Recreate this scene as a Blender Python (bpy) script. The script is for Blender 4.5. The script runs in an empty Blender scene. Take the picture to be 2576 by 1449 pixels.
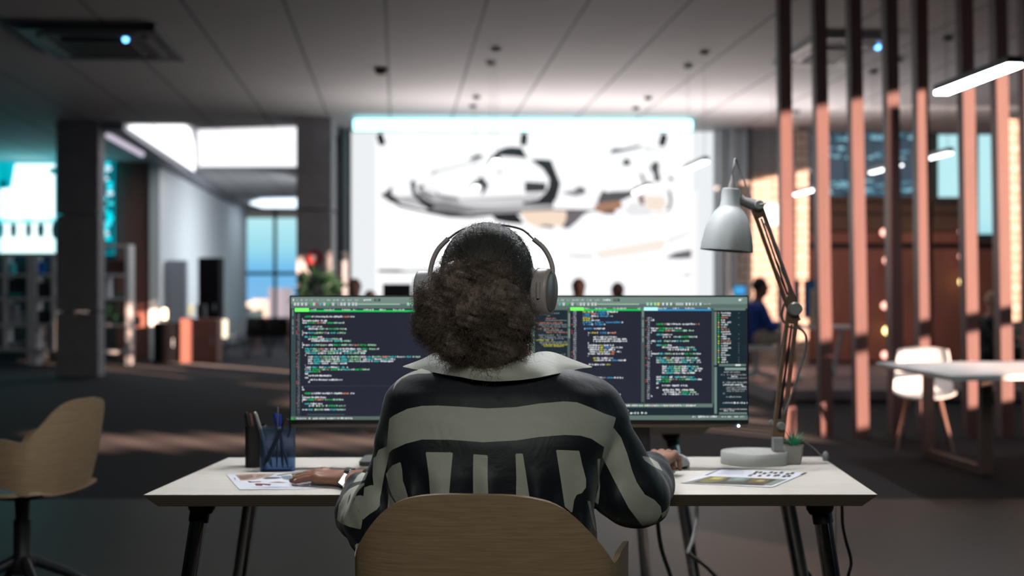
import bpy, math, random
import numpy as np
from mathutils import Vector, Matrix

random.seed(7)
rng = np.random.default_rng(11)
SC = bpy.context.scene
COL = SC.collection
FL = 3500.0            # focal length in pixels of the 2576-wide frame
HZ = 752.0             # row of the horizon
EYE = 1.215            # camera height

# ---------------------------------------------------------------- camera
cam = bpy.data.objects.new('camera', bpy.data.cameras.new('camera'))
COL.objects.link(cam)
cam.location = (0, 0, EYE)
cam.rotation_euler = (math.pi / 2, 0, 0)
cam.data.sensor_width = 36.0
cam.data.lens = FL * 36.0 / 2576.0
cam.data.shift_y = (HZ - 724.5) / 2576.0
cam.data.clip_end = 400
cam.data.dof.use_dof = True
cam.data.dof.focus_distance = 3.02
cam.data.dof.aperture_fstop = 2.8
SC.camera = cam
SC.view_settings.view_transform = 'Standard'
SC.view_settings.look = 'None'
SC.view_settings.gamma = 1.0
SC.view_settings.exposure = 0.0
SC.cycles.use_denoising = True
SC.cycles.max_bounces = 7
SC.cycles.diffuse_bounces = 3
SC.cycles.glossy_bounces = 3
SC.cycles.transmission_bounces = 6
SC.cycles.sample_clamp_indirect = 4.0
SC.cycles.caustics_reflective = False
SC.cycles.caustics_refractive = False

# ---------------------------------------------------------------- sky
W = bpy.data.worlds.new('sky'); SC.world = W; W.use_nodes = True
nt = W.node_tree; nt.nodes.clear()
wo = nt.nodes.new('ShaderNodeOutputWorld'); bg = nt.nodes.new('ShaderNodeBackground')
tc = nt.nodes.new('ShaderNodeTexCoord'); sx = nt.nodes.new('ShaderNodeSeparateXYZ')
cr = nt.nodes.new('ShaderNodeValToRGB')
nt.links.new(tc.outputs['Generated'], sx.inputs[0]); nt.links.new(sx.outputs['Z'], cr.inputs[0])
nt.links.new(cr.outputs[0], bg.inputs[0]); nt.links.new(bg.outputs[0], wo.inputs[0])
els = cr.color_ramp.elements
els[0].position = 0.0; els[0].color = (0.24, 0.50, 0.80, 1)
els[1].position = 0.07; els[1].color = (0.55, 0.86, 0.90, 1)
e = els.new(0.02); e.color = (0.17, 0.50, 0.84, 1)
e = els.new(0.036); e.color = (0.36, 0.72, 0.84, 1)
e = els.new(0.055); e.color = (0.52, 0.84, 0.88, 1)
bg.inputs[1].default_value = 1.05

# ---------------------------------------------------------------- low sun and added fill
def lamp(name, kind, loc, energy, color=(1, 1, 1), direction=None, size=None, size_y=None):
    d = bpy.data.lights.new(name, kind); d.energy = energy; d.color = color
    o = bpy.data.objects.new(name, d); COL.objects.link(o); o.location = loc
    if direction is not None:
        o.rotation_euler = Vector(direction).to_track_quat('-Z', 'Y').to_euler()
    if kind == 'AREA':
        d.shape = 'RECTANGLE'; d.size = size; d.size_y = size_y or size
    return o

SUN_DIR = Vector((-0.62, 0.785, -0.115)).normalized()
sun = lamp('low_sun', 'SUN', (20, -12, 6), 21, (1.0, 0.66, 0.50), SUN_DIR)
sun.data.angle = 0.009
# added unseen fill lamp behind the camera, aimed at the woman's back
fill = lamp('back_fill', 'AREA', (0.15, -1.4, 3.5), 9.5, (0.97, 1.0, 0.93), (-0.02, 0.86, -0.50), 2.2, 1.2)
fill.data.spread = math.radians(62)

# ================================================================ helpers
def P(u, v, Y):
    """a point at distance Y (metres) in the room"""
    return Vector(((u - 1288.0) / FL * Y, Y, EYE + (HZ - v) / FL * Y))

MATS = {}
def _mix(nt, a, b, fac_socket):
    m = nt.nodes.new('ShaderNodeMix'); m.data_type = 'RGBA'
    m.inputs[6].default_value = (*a, 1); m.inputs[7].default_value = (*b, 1)
    nt.links.new(fac_socket, m.inputs[0])
    return m.outputs[2]

def mat(name, color, rough=0.5, metal=0.0, spec=0.5, var=0.12, scale=18.0, bump=0.0, emit=None, estr=1.0,
        trans=0.0, ior=1.45, coat=0.0, sheen=0.0, stretch=None, alpha=None):
    """a node material: base colour broken up by noise, optional bump"""
    if name in MATS: return MATS[name]
    m = bpy.data.materials.new(name); m.use_nodes = True; MATS[name] = m
    nt = m.node_tree; b = nt.nodes['Principled BSDF']
    b.inputs['Roughness'].default_value = rough; b.inputs['Metallic'].default_value = metal
    b.inputs['Specular IOR Level'].default_value = spec
    b.inputs['IOR'].default_value = ior
    if trans: b.inputs['Transmission Weight'].default_value = trans
    if coat: b.inputs['Coat Weight'].default_value = coat
    if sheen: b.inputs['Sheen Weight'].default_value = sheen
    if alpha is not None: b.inputs['Alpha'].default_value = alpha
    tc = nt.nodes.new('ShaderNodeTexCoord'); mp = nt.nodes.new('ShaderNodeMapping')
    nt.links.new(tc.outputs['Object'], mp.inputs[0])
    if stretch: mp.inputs['Scale'].default_value = stretch
    n = nt.nodes.new('ShaderNodeTexNoise'); n.inputs['Scale'].default_value = scale
    n.inputs['Detail'].default_value = 5
    nt.links.new(mp.outputs[0], n.inputs['Vector'])
    if var > 0:
        lo = tuple(max(0, c * (1 - var)) for c in color); hi = tuple(min(1, c * (1 + var)) for c in color)
        nt.links.new(_mix(nt, lo, hi, n.outputs['Fac']), b.inputs['Base Color'])
    else:
        b.inputs['Base Color'].default_value = (*color, 1)
    if bump:
        bp = nt.nodes.new('ShaderNodeBump'); bp.inputs['Strength'].default_value = bump
        bp.inputs['Distance'].default_value = 0.01
        nt.links.new(n.outputs['Fac'], bp.inputs['Height']); nt.links.new(bp.outputs[0], b.inputs['Normal'])
    if emit is not None:
        b.inputs['Emission Color'].default_value = (*emit, 1); b.inputs['Emission Strength'].default_value = estr
    return m

def wood(name, c1, c2, scale=6.0, stretch=(1, 1, 12), rough=0.45, bump=0.05, coat=0.0):
    if name in MATS: return MATS[name]
    m = bpy.data.materials.new(name); m.use_nodes = True; MATS[name] = m
    nt = m.node_tree; b = nt.nodes['Principled BSDF']; b.inputs['Roughness'].default_value = rough
    if coat: b.inputs['Coat Weight'].default_value = coat
    tc = nt.nodes.new('ShaderNodeTexCoord'); mp = nt.nodes.new('ShaderNodeMapping')
    mp.inputs['Scale'].default_value = stretch
    nt.links.new(tc.outputs['Object'], mp.inputs[0])
    n1 = nt.nodes.new('ShaderNodeTexNoise'); n1.inputs['Scale'].default_value = scale; n1.inputs['Detail'].default_value = 8
    n1.inputs['Roughness'].default_value = 0.7; n1.inputs['Distortion'].default_value = 0.4
    nt.links.new(mp.outputs[0], n1.inputs['Vector'])
    r = nt.nodes.new('ShaderNodeValToRGB'); r.color_ramp.elements[0].position = 0.3; r.color_ramp.elements[1].position = 0.7
    r.color_ramp.elements[0].color = (*c1, 1); r.color_ramp.elements[1].color = (*c2, 1)
    nt.links.new(n1.outputs['Fac'], r.inputs[0]); nt.links.new(r.outputs[0], b.inputs['Base Color'])
    bp = nt.nodes.new('ShaderNodeBump'); bp.inputs['Strength'].default_value = bump; bp.inputs['Distance'].default_value = 0.004
    nt.links.new(n1.outputs['Fac'], bp.inputs['Height']); nt.links.new(bp.outputs[0], b.inputs['Normal'])
    return m

def glow(name, color, strength):
    """a surface that gives off light (lamp diffusers, bulbs)"""
    return mat(name, tuple(min(1, c * 0.8) for c in color), 0.6, var=0.0, emit=color, estr=strength)

def attr_glow(name, attr='Col', strength=1.0, rough=0.35):
    """emissive surface: light given off follows the picture stored on the panel"""
    if name in MATS: return MATS[name]
    m = bpy.data.materials.new(name); m.use_nodes = True; MATS[name] = m
    nt = m.node_tree; b = nt.nodes['Principled BSDF']; b.inputs['Roughness'].default_value = rough
    b.inputs['Base Color'].default_value = (0.01, 0.01, 0.012, 1)
    a = nt.nodes.new('ShaderNodeAttribute'); a.attribute_name = attr
    nt.links.new(a.outputs['Color'], b.inputs['Emission Color']); b.inputs['Emission Strength'].default_value = strength
    return m

def attr_paint(name, attr='Col', rough=0.55):
    """printed paper: colour follows the print"""
    if name in MATS: return MATS[name]
    m = bpy.data.materials.new(name); m.use_nodes = True; MATS[name] = m
    nt = m.node_tree; b = nt.nodes['Principled BSDF']; b.inputs['Roughness'].default_value = rough
    a = nt.nodes.new('ShaderNodeAttribute'); a.attribute_name = attr
    nt.links.new(a.outputs['Color'], b.inputs['Base Color'])
    return m

def lin(c):
    return tuple(((x / 255.0) / 12.92 if x / 255.0 <= 0.04045 else ((x / 255.0 + 0.055) / 1.055) ** 2.4) for x in c)

def tag(o, label=None, cat=None, group=None, kind=None):
    if label: o['label'] = label
    if cat: o['category'] = cat
    if group: o['group'] = group
    if kind: o['kind'] = kind
    return o

def empty(name, loc, label, cat, group=None, rz=0.0):
    o = bpy.data.objects.new(name, None); COL.objects.link(o)
    o.location = loc; o.rotation_euler = (0, 0, rz); o.empty_display_size = 0.1
    return tag(o, label, cat, group)

def set_parent(o, parent):
    o.parent = parent
    if parent is not None:
        chain = Matrix.Identity(4); p = parent; mats = []
        while p is not None:
            mats.append(p.matrix_parent_inverse @ p.matrix_basis); p = p.parent
        # matrix_basis of every ancestor, top first
        for m_ in reversed(mats): chain = chain @ m_
        o.matrix_parent_inverse = chain.inverted()
    return o

def copy_tree(o, parent=None):
    c = o.copy(); COL.objects.link(c)
    if parent is not None:
        inv = o.matrix_parent_inverse.copy(); c.parent = parent; c.matrix_parent_inverse = inv
    for ch in [x for x in bpy.data.objects if x.parent == o]:
        copy_tree(ch, c)
    return c

def link_mesh(name, verts, faces, mats, parent=None, smooth=False, fm=None):
    me = bpy.data.meshes.new(name)
    me.from_pydata([tuple(v) for v in verts], [], [tuple(f) for f in faces])
    o = bpy.data.objects.new(name, me); COL.objects.link(o)
    for m in (mats if isinstance(mats, (list, tuple)) else [mats]): me.materials.append(m)
    if fm is not None: me.polygons.foreach_set('material_index', np.array(fm, dtype=np.int32))
    if smooth: me.polygons.foreach_set('use_smooth', np.ones(len(me.polygons), dtype=bool))
    me.update()
    return set_parent(o, parent)

class MB:
    def __init__(s): s.v = []; s.f = []; s.m = []; s.c = []
    def add(s, vs, fs, mi=0, col=None):
        b = len(s.v); s.v += [tuple(x) for x in vs]; s.f += [tuple(b + i for i in f) for f in fs]
        s.m += [mi] * len(fs); s.c += [col] * len(fs)
        return s
    def box(s, c, size, R=None, mi=0):
        hx, hy, hz = [a / 2 for a in size]; c = Vector(c)
        vs = [Vector((x, y, z)) for x in (-hx, hx) for y in (-hy, hy) for z in (-hz, hz)]
        if R is not None: vs = [R @ v for v in vs]
        return s.add([v + c for v in vs], [(0, 1, 3, 2), (4, 6, 7, 5), (0, 4, 5, 1), (2, 3, 7, 6), (0, 2, 6, 4), (1, 5, 7, 3)], mi)
    def rbox(s, c, size, r=0.01, n=4, R=None, mi=0):
        """box with rounded vertical edges"""
        hx, hy, hz = [a / 2 for a in size]; ring = []
        for (sx_, sy_, a0) in ((1, 1, 0), (-1, 1, 90), (-1, -1, 180), (1, -1, 270)):
            for k in range(n + 1):
                a = math.radians(a0 + 90 * k / n)
                ring.append((sx_ * (hx - r) + r * math.cos(a), sy_ * (hy - r) + r * math.sin(a)))
        return s.prism(ring, -hz, hz, c, R, mi)
    def prism(s, ring, z0, z1, c=(0, 0, 0), R=None, mi=0, scale_top=1.0):
        c = Vector(c); n = len(ring)
        vs = [Vector((x, y, z0)) for x, y in ring] + [Vector((x * scale_top, y * scale_top, z1)) for x, y in ring]
        if R is not None: vs = [R @ v for v in vs]
        fs = [tuple(reversed(range(n))), tuple(range(n, 2 * n))] + [(i, (i + 1) % n, n + (i + 1) % n, n + i) for i in range(n)]
        return s.add([v + c for v in vs], fs, mi)
    def tube(s, pts, r, n=10, mi=0, flat=1.0, up=None, cap=True):
        pts = [Vector(p) for p in pts]; m = len(pts)
        rs = r if isinstance(r, (list, tuple)) else [r] * m
        vs = []; prev = None
        for i, p in enumerate(pts):
            t = (pts[min(i + 1, m - 1)] - pts[max(i - 1, 0)]).normalized()
            ref = Vector(up) if up is not None else (prev if prev is not None else (Vector((0, 0, 1)) if abs(t.z) < 0.9 else Vector((1, 0, 0))))
            a = (ref - t * ref.dot(t))
            a = a.normalized() if a.length > 1e-6 else t.orthogonal().normalized()
            b = t.cross(a).normalized(); prev = a
            for k in range(n):
                th = 2 * math.pi * k / n
                vs.append(p + a * math.cos(th) * rs[i] * flat + b * math.sin(th) * rs[i])
        fs = [(i * n + k, i * n + (k + 1) % n, (i + 1) * n + (k + 1) % n, (i + 1) * n + k) for i in range(m - 1) for k in range(n)]
        if cap: fs += [tuple(reversed(range(n))), tuple(range((m - 1) * n, m * n))]
        return s.add(vs, fs, mi)
    def lathe(s, prof, c=(0, 0, 0), n=32, R=None, mi=0, close=True):
        c = Vector(c); vs = []; m = len(prof)
        for r, z in prof:
            for k in range(n):
                a = 2 * math.pi * k / n; v = Vector((r * math.cos(a), r * math.sin(a), z))
                vs.append((R @ v if R is not None else v) + c)
        fs = [(i * n + k, i * n + (k + 1) % n, (i + 1) * n + (k + 1) % n, (i + 1) * n + k) for i in range(m - 1) for k in range(n)]
        if close: fs += [tuple(reversed(range(n))), tuple(range((m - 1) * n, m * n))]
        return s.add(vs, fs, mi)
    def ball(s, c, r, n=16, mi=0, R=None):
        rr = r if isinstance(r, (tuple, list)) else (r, r, r); c = Vector(c); vs = []; h = n // 2
        for i in range(h + 1):
            ph = math.pi * i / h
            for k in range(n):
                a = 2 * math.pi * k / n
                v = Vector((rr[0] * math.sin(ph) * math.cos(a), rr[1] * math.sin(ph) * math.sin(a), rr[2] * math.cos(ph)))
                vs.append((R @ v if R is not None else v) + c)
        fs = [(i * n + k, (i + 1) * n + k, (i + 1) * n + (k + 1) % n, i * n + (k + 1) % n) for i in range(h) for k in range(n)]
        return s.add(vs, fs, mi)
    def sheet(s, G, th, mi=0):
        """grid of points G[i][j] given a thickness along its normals"""
        G = np.array([[tuple(p) for p in row] for row in G], float); a, b, _ = G.shape
        du = np.gradient(G, axis=0); dv = np.gradient(G, axis=1); N = np.cross(du, dv)
        N /= (np.linalg.norm(N, axis=2, keepdims=True) + 1e-12)
        A = (G + N * th / 2).reshape(-1, 3); B = (G - N * th / 2).reshape(-1, 3); o = a * b
        idx = lambda i, j: i * b + j
        fs = []
        for i in range(a - 1):
            for j in range(b - 1):
                fs.append((idx(i, j), idx(i + 1, j), idx(i + 1, j + 1), idx(i, j + 1)))
                fs.append((o + idx(i, j), o + idx(i, j + 1), o + idx(i + 1, j + 1), o + idx(i + 1, j)))
        for i in range(a - 1):
            fs.append((idx(i, 0), o + idx(i, 0), o + idx(i + 1, 0), idx(i + 1, 0)))
            fs.append((idx(i, b - 1), idx(i + 1, b - 1), o + idx(i + 1, b - 1), o + idx(i, b - 1)))
        for j in range(b - 1):
            fs.append((idx(0, j), idx(0, j + 1), o + idx(0, j + 1), o + idx(0, j)))
            fs.append((idx(a - 1, j), o + idx(a - 1, j), o + idx(a - 1, j + 1), idx(a - 1, j + 1)))
        return s.add(np.vstack([A, B]), fs, mi)
    def build(s, name, mats, parent=None, smooth=False, bevel=0.0, seg=2):
        o = link_mesh(name, s.v, s.f, mats, parent, False, s.m)
        me = o.data
        if any(c is not None for c in s.c):
            ca = me.color_attributes.new('Col', 'FLOAT_COLOR', 'CORNER'); arr = []
            for poly, c in zip(me.polygons, s.c):
                arr += list((*c, 1.0) if c is not None else (0, 0, 0, 1)) * poly.loop_total
            ca.data.foreach_set('color', np.array(arr, dtype=np.float32))
        if smooth:
            me.polygons.foreach_set('use_smooth', np.ones(len(me.polygons), dtype=bool))
            try: me.set_sharp_from_angle(angle=math.radians(smooth if smooth is not True else 40))
            except Exception: pass
        if bevel:
            b = o.modifiers.new('edge', 'BEVEL'); b.width = bevel; b.segments = seg; b.limit_method = 'ANGLE'
            b.angle_limit = math.radians(50)
        return o

def spline(pts, n=8):
    """Catmull-Rom through pts (tuples of any length)"""
    pts = [np.array(p, float) for p in pts]; out = []
    Q = [2 * pts[0] - pts[1]] + pts + [2 * pts[-1] - pts[-2]]
    for i in range(1, len(Q) - 2):
        for k in range(n):
            t = k / n; a, b, c, d = Q[i - 1], Q[i], Q[i + 1], Q[i + 2]
            out.append(0.5 * ((2 * b) + (-a + c) * t + (2 * a - 5 * b + 4 * c - d) * t * t + (-a + 3 * b - 3 * c + d) * t ** 3))
    out.append(pts[-1]); return out

# ---- implicit shapes --------------------------------------------------
def grid(bmin, bmax, h):
    ax = [np.arange(a, b + h, h, dtype=np.float32) for a, b in zip(bmin, bmax)]
    return ax, np.meshgrid(*ax, indexing='ij')

def nets(val, ax, h):
    """surface nets: zero level of a sampled field -> quads"""
    s = val < 0; nx, ny, nz = val.shape
    acc = np.zeros((nx - 1, ny - 1, nz - 1, 3), np.float32); cnt = np.zeros((nx - 1, ny - 1, nz - 1), np.float32)
    for axis in range(3):
        o1, o2 = [a for a in range(3) if a != axis]
        for i in (0, 1):
            for j in (0, 1):
                sl0 = [slice(0, n - 1) for n in val.shape]; sl0[o1] = slice(i, val.shape[o1] - 1 + i); sl0[o2] = slice(j, val.shape[o2] - 1 + j)
                sl1 = list(sl0); sl1[axis] = slice(1, val.shape[axis])
                a = val[tuple(sl0)]; b = val[tuple(sl1)]; m = (a < 0) != (b < 0)
                t = np.where(m, a / np.where(np.abs(a - b) < 1e-12, 1, a - b), 0)
                cnt += m; acc[..., axis] += np.where(m, t, 0)
                if i: acc[..., o1] += m
                if j: acc[..., o2] += m
    act = cnt > 0; idx = -np.ones(act.shape, np.int64); ii = np.argwhere(act); idx[act] = np.arange(len(ii))
    v = acc[act] / cnt[act][:, None]
    o = np.array([a[0] for a in ax]); V = (ii + v) * h + o
    F = []
    for axis in range(3):
        o1, o2 = [(1, 2), (2, 0), (0, 1)][axis]
        sl0 = [slice(1, n - 1) for n in val.shape]; sl0[axis] = slice(0, val.shape[axis] - 1)
        sl1 = list(sl0); sl1[axis] = slice(1, val.shape[axis])
        a = s[tuple(sl0)]; b = s[tuple(sl1)]
        for flag, rev in ((a & ~b, False), (~a & b, True)):
            e_ = np.argwhere(flag)
            if not len(e_): continue
            e_ = e_ + np.array([0 if k == axis else 1 for k in range(3)])
            q = []
            for d1, d2 in ((-1, -1), (0, -1), (0, 0), (-1, 0)):
                c = e_.copy(); c[:, o1] += d1; c[:, o2] += d2; q.append(idx[c[:, 0], c[:, 1], c[:, 2]])
            q = np.stack(q, 1)
            F.append(q[:, ::-1] if rev else q)
    F = np.vstack(F); F = F[(F >= 0).all(1)]
    return V, F

def relax(V, F, n=2):
    for _ in range(n):
        S = np.zeros_like(V); C = np.zeros(len(V))
        for a, b in ((0, 1), (1, 2), (2, 3), (3, 0)):
            np.add.at(S, F[:, a], V[F[:, b]]); np.add.at(S, F[:, b], V[F[:, a]])
            np.add.at(C, F[:, a], 1); np.add.at(C, F[:, b], 1)
        V = V * 0.4 + 0.6 * S / np.maximum(C, 1)[:, None]
    return V

def smin(a, b, k):
    h = np.clip(0.5 + 0.5 * (b - a) / k, 0, 1); return b * (1 - h) + a * h - k * h * (1 - h)
def smax(a, b, k): return -smin(-a, -b, k)
def cone(G, a, b, ra, rb):
    a = np.array(a, np.float32); b = np.array(b, np.float32); d = b - a; L = float(d @ d) + 1e-12
    X, Y, Z = G
    t = np.clip(((X - a[0]) * d[0] + (Y - a[1]) * d[1] + (Z - a[2]) * d[2]) / L, 0, 1)
    return np.sqrt((X - a[0] - t * d[0]) ** 2 + (Y - a[1] - t * d[1]) ** 2 + (Z - a[2] - t * d[2]) ** 2) - (ra + t * (rb - ra))
def ell(G, c, r):
    X, Y, Z = G
    q = np.sqrt(((X - c[0]) / r[0]) ** 2 + ((Y - c[1]) / r[1]) ** 2 + ((Z - c[2]) / r[2]) ** 2)
    return (q - 1) * min(r)
def chain(G, pts, k=0.02):
    d = None
    for (a, ra), (b, rb) in zip(pts[:-1], pts[1:]):
        c = cone(G, a, b, ra, rb); d = c if d is None else smin(d, c, k)
    return d
def waves(G, freq, seed, n=5):
    r = np.random.default_rng(seed); X, Y, Z = G; o = 0
    for _ in range(n):
        k = r.normal(size=3); k = k / np.linalg.norm(k) * freq * r.uniform(0.6, 1.5); ph = r.uniform(0, 6.28)
        o = o + np.sin(k[0] * X + k[1] * Y + k[2] * Z + ph)
    return o / n

def mesh_np(name, V, F, mats, parent=None, smooth=True, fm=None):
    me = bpy.data.meshes.new(name)
    V = np.asarray(V, np.float32); F = np.asarray(F, np.int32); nF, k = F.shape
    me.vertices.add(len(V)); me.vertices.foreach_set('co', V.ravel())
    me.loops.add(nF * k); me.loops.foreach_set('vertex_index', F.ravel())
    me.polygons.add(nF); me.polygons.foreach_set('loop_start', np.arange(0, nF * k, k, dtype=np.int32))
    me.polygons.foreach_set('loop_total', np.full(nF, k, dtype=np.int32))
    for m in (mats if isinstance(mats, (list, tuple)) else [mats]): me.materials.append(m)
    me.update(calc_edges=True); me.validate()
    if fm is not None: me.polygons.foreach_set('material_index', np.asarray(fm, np.int32))
    if smooth: me.polygons.foreach_set('use_smooth', np.ones(len(me.polygons), dtype=bool))
    o = bpy.data.objects.new(name, me); COL.objects.link(o)
    return set_parent(o, parent)

def strands(Pts, r):
    """(N,M,3) polylines -> thin three-sided tubes, tapering to the tip"""
    N, M, _ = Pts.shape
    T = np.gradient(Pts, axis=1); T /= (np.linalg.norm(T, axis=2, keepdims=True) + 1e-9)
    ref = rng.normal(size=(N, 1, 3)); A = np.cross(T, ref); A /= (np.linalg.norm(A, axis=2, keepdims=True) + 1e-9)
    B = np.cross(T, A); tp = np.linspace(1, 0.35, M)[None, :, None] * r
    V = np.stack([Pts + (A * math.cos(t) + B * math.sin(t)) * tp for t in (0, 2.094, 4.189)], axis=2)   # N,M,3,3
    base = (np.arange(N)[:, None] * M + np.arange(M - 1)[None, :])[..., None] * 3
    F = [np.stack([base[..., 0] + k, base[..., 0] + (k + 1) % 3, base[..., 0] + 3 + (k + 1) % 3, base[..., 0] + 3 + k], -1).reshape(-1, 4) for k in range(3)]
    return V.reshape(-1, 3), np.vstack(F)

def poly_sd(px, py, poly):
    """signed distance to a polygon, positive inside"""
    poly = np.array(poly, float); n = len(poly); d = np.full(px.shape, 1e9); inside = np.zeros(px.shape, bool)
    for i in range(n):
        a = poly[i]; b = poly[(i + 1) % n]; e_ = b - a; w0 = px - a[0]; w1 = py - a[1]
        t = np.clip((w0 * e_[0] + w1 * e_[1]) / (e_ @ e_ + 1e-12), 0, 1)
        d = np.minimum(d, (w0 - t * e_[0]) ** 2 + (w1 - t * e_[1]) ** 2)
        c = ((a[1] > py) != (b[1] > py)) & (px < (b[0] - a[0]) * (py - a[1]) / (b[1] - a[1] + 1e-12) + a[0])
        inside ^= c
    d = np.sqrt(d); return np.where(inside, d, -d)
# ================================================================ ROOM SHELL
CH = 3.95                                   # ceiling height

def struct(mb, name, mats, label=None, **k):
    o = mb.build(name, mats, None, **k); o['kind'] = 'structure'
    if label: o['label'] = label
    return o

# floor: polished concrete near the desk, dark carpet beyond, seamless in one slab
def floor_mat():
    m = bpy.data.materials.new('floor_finish'); m.use_nodes = True; nt = m.node_tree; b = nt.nodes['Principled BSDF']
    tc = nt.nodes.new('ShaderNodeTexCoord'); sp = nt.nodes.new('ShaderNodeSeparateXYZ'); nt.links.new(tc.outputs['Object'], sp.inputs[0])
    n = nt.nodes.new('ShaderNodeTexNoise'); n.inputs['Scale'].default_value = 1.3; n.inputs['Detail'].default_value = 6
    nt.links.new(tc.outputs['Object'], n.inputs['Vector'])
    near = _mix(nt, (0.034, 0.028, 0.024), (0.050, 0.041, 0.034), n.outputs['Fac'])
    n2 = nt.nodes.new('ShaderNodeTexNoise'); n2.inputs['Scale'].default_value = 60; nt.links.new(tc.outputs['Object'], n2.inputs['Vector'])
    far = _mix(nt, (0.012, 0.0115, 0.014), (0.021, 0.020, 0.024), n2.outputs['Fac'])
    st = nt.nodes.new('ShaderNodeMath'); st.operation = 'GREATER_THAN'; st.inputs[1].default_value = 8.45
    nt.links.new(sp.outputs['Y'], st.inputs[0])
    mx = nt.nodes.new('ShaderNodeMix'); mx.data_type = 'RGBA'
    nt.links.new(st.outputs[0], mx.inputs[0]); nt.links.new(near, mx.inputs[6]); nt.links.new(far, mx.inputs[7])
    nt.links.new(mx.outputs[2], b.inputs['Base Color'])
    mr = nt.nodes.new('ShaderNodeMapRange'); nt.links.new(st.outputs[0], mr.inputs[0])
    mr.inputs[3].default_value = 0.5; mr.inputs[4].default_value = 0.85; nt.links.new(mr.outputs[0], b.inputs['Roughness'])
    b.inputs['Specular IOR Level'].default_value = 0.10
    sw = nt.nodes.new('ShaderNodeMath'); sw.operation = 'MULTIPLY'; sw.inputs[1].default_value = 0.07; nt.links.new(st.outputs[0], sw.inputs[0]); nt.links.new(sw.outputs[0], b.inputs['Sheen Weight']); b.inputs['Sheen Roughness'].default_value = 0.35; b.inputs['Sheen Tint'].default_value = (0.55, 0.5, 0.5, 1)
    return m
struct(MB().box((-3, 5.1, -0.05), (28, 36.2, 0.1)).box((-8.25, 35.1, -0.05), (17.5, 23.8, 0.1)), 'floor', floor_mat())

def ceiling_mat():
    m = bpy.data.materials.new('ceiling_board'); m.use_nodes = True; nt = m.node_tree; b = nt.nodes['Principled BSDF']
    b.inputs['Roughness'].default_value = 0.8
    tc = nt.nodes.new('ShaderNodeTexCoord'); mp = nt.nodes.new('ShaderNodeMapping'); nt.links.new(tc.outputs['Object'], mp.inputs[0])
    mp.inputs['Rotation'].default_value = (0, 0, -math.radians(4.7)); mp.inputs['Location'].default_value = (0.13, 0, 0)
    sp = nt.nodes.new('ShaderNodeSeparateXYZ'); nt.links.new(mp.outputs[0], sp.inputs[0])
    def seam(sock, period, w):
        a = nt.nodes.new('ShaderNodeMath'); a.operation = 'DIVIDE'; a.inputs[1].default_value = period; nt.links.new(sock, a.inputs[0])
        f = nt.nodes.new('ShaderNodeMath'); f.operation = 'FRACT'; nt.links.new(a.outputs[0], f.inputs[0])
        l = nt.nodes.new('ShaderNodeMath'); l.operation = 'LESS_THAN'; l.inputs[1].default_value = w / period; nt.links.new(f.outputs[0], l.inputs[0])
        return l.outputs[0]
    s1 = seam(sp.outputs['X'], 0.93, 0.035)
    n = nt.nodes.new('ShaderNodeTexNoise'); n.inputs['Scale'].default_value = 2; nt.links.new(tc.outputs['Object'], n.inputs['Vector'])
    base = _mix(nt, (0.50, 0.485, 0.49), (0.56, 0.54, 0.54), n.outputs['Fac'])
    mx = nt.nodes.new('ShaderNodeMix'); mx.data_type = 'RGBA'; nt.links.new(s1, mx.inputs[0]); nt.links.new(base, mx.inputs[6])
    mx.inputs[7].default_value = (0.24, 0.235, 0.24, 1); nt.links.new(mx.outputs[2], b.inputs['Base Color'])
    return m
struct(MB().box((-4.35, 5.1, CH + 0.1), (25.3, 36.2, 0.2)).box((-8.25, 35.1, CH + 0.1), (17.5, 23.8, 0.2)), 'ceiling', ceiling_mat())

concrete = mat('concrete', (0.40, 0.39, 0.405), 0.85, scale=5, var=0.25, bump=0.15)
greywall = mat('grey_plaster', (0.22, 0.22, 0.24), 0.8, scale=3)
darkwall = mat('dark_plaster', (0.06, 0.06, 0.065), 0.8, scale=3)
white_paint = mat('white_paint', (0.78, 0.80, 0.82), 0.6, var=0.04)
alu = mat('frame_aluminium', (0.42, 0.46, 0.50), 0.45, metal=0.3, var=0.05)
black_metal = mat('black_metal', (0.012, 0.012, 0.014), 0.4, var=0.2)
chrome = mat('chrome', (0.75, 0.77, 0.80), 0.12, metal=1.0, var=0.03)
rust = wood('rust_timber', (0.070, 0.025, 0.022), (0.115, 0.042, 0.036), 3, (6, 6, 0.4), 0.6)
rust_wall = wood('rust_wall_panels', (0.20, 0.075, 0.058), (0.27, 0.105, 0.082), 2, (4, 4, 0.4), 0.7)
brown_wall = wood('brown_wall_panels', (0.10, 0.055, 0.040), (0.135, 0.075, 0.056), 2, (4, 4, 0.4), 0.7)

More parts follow.
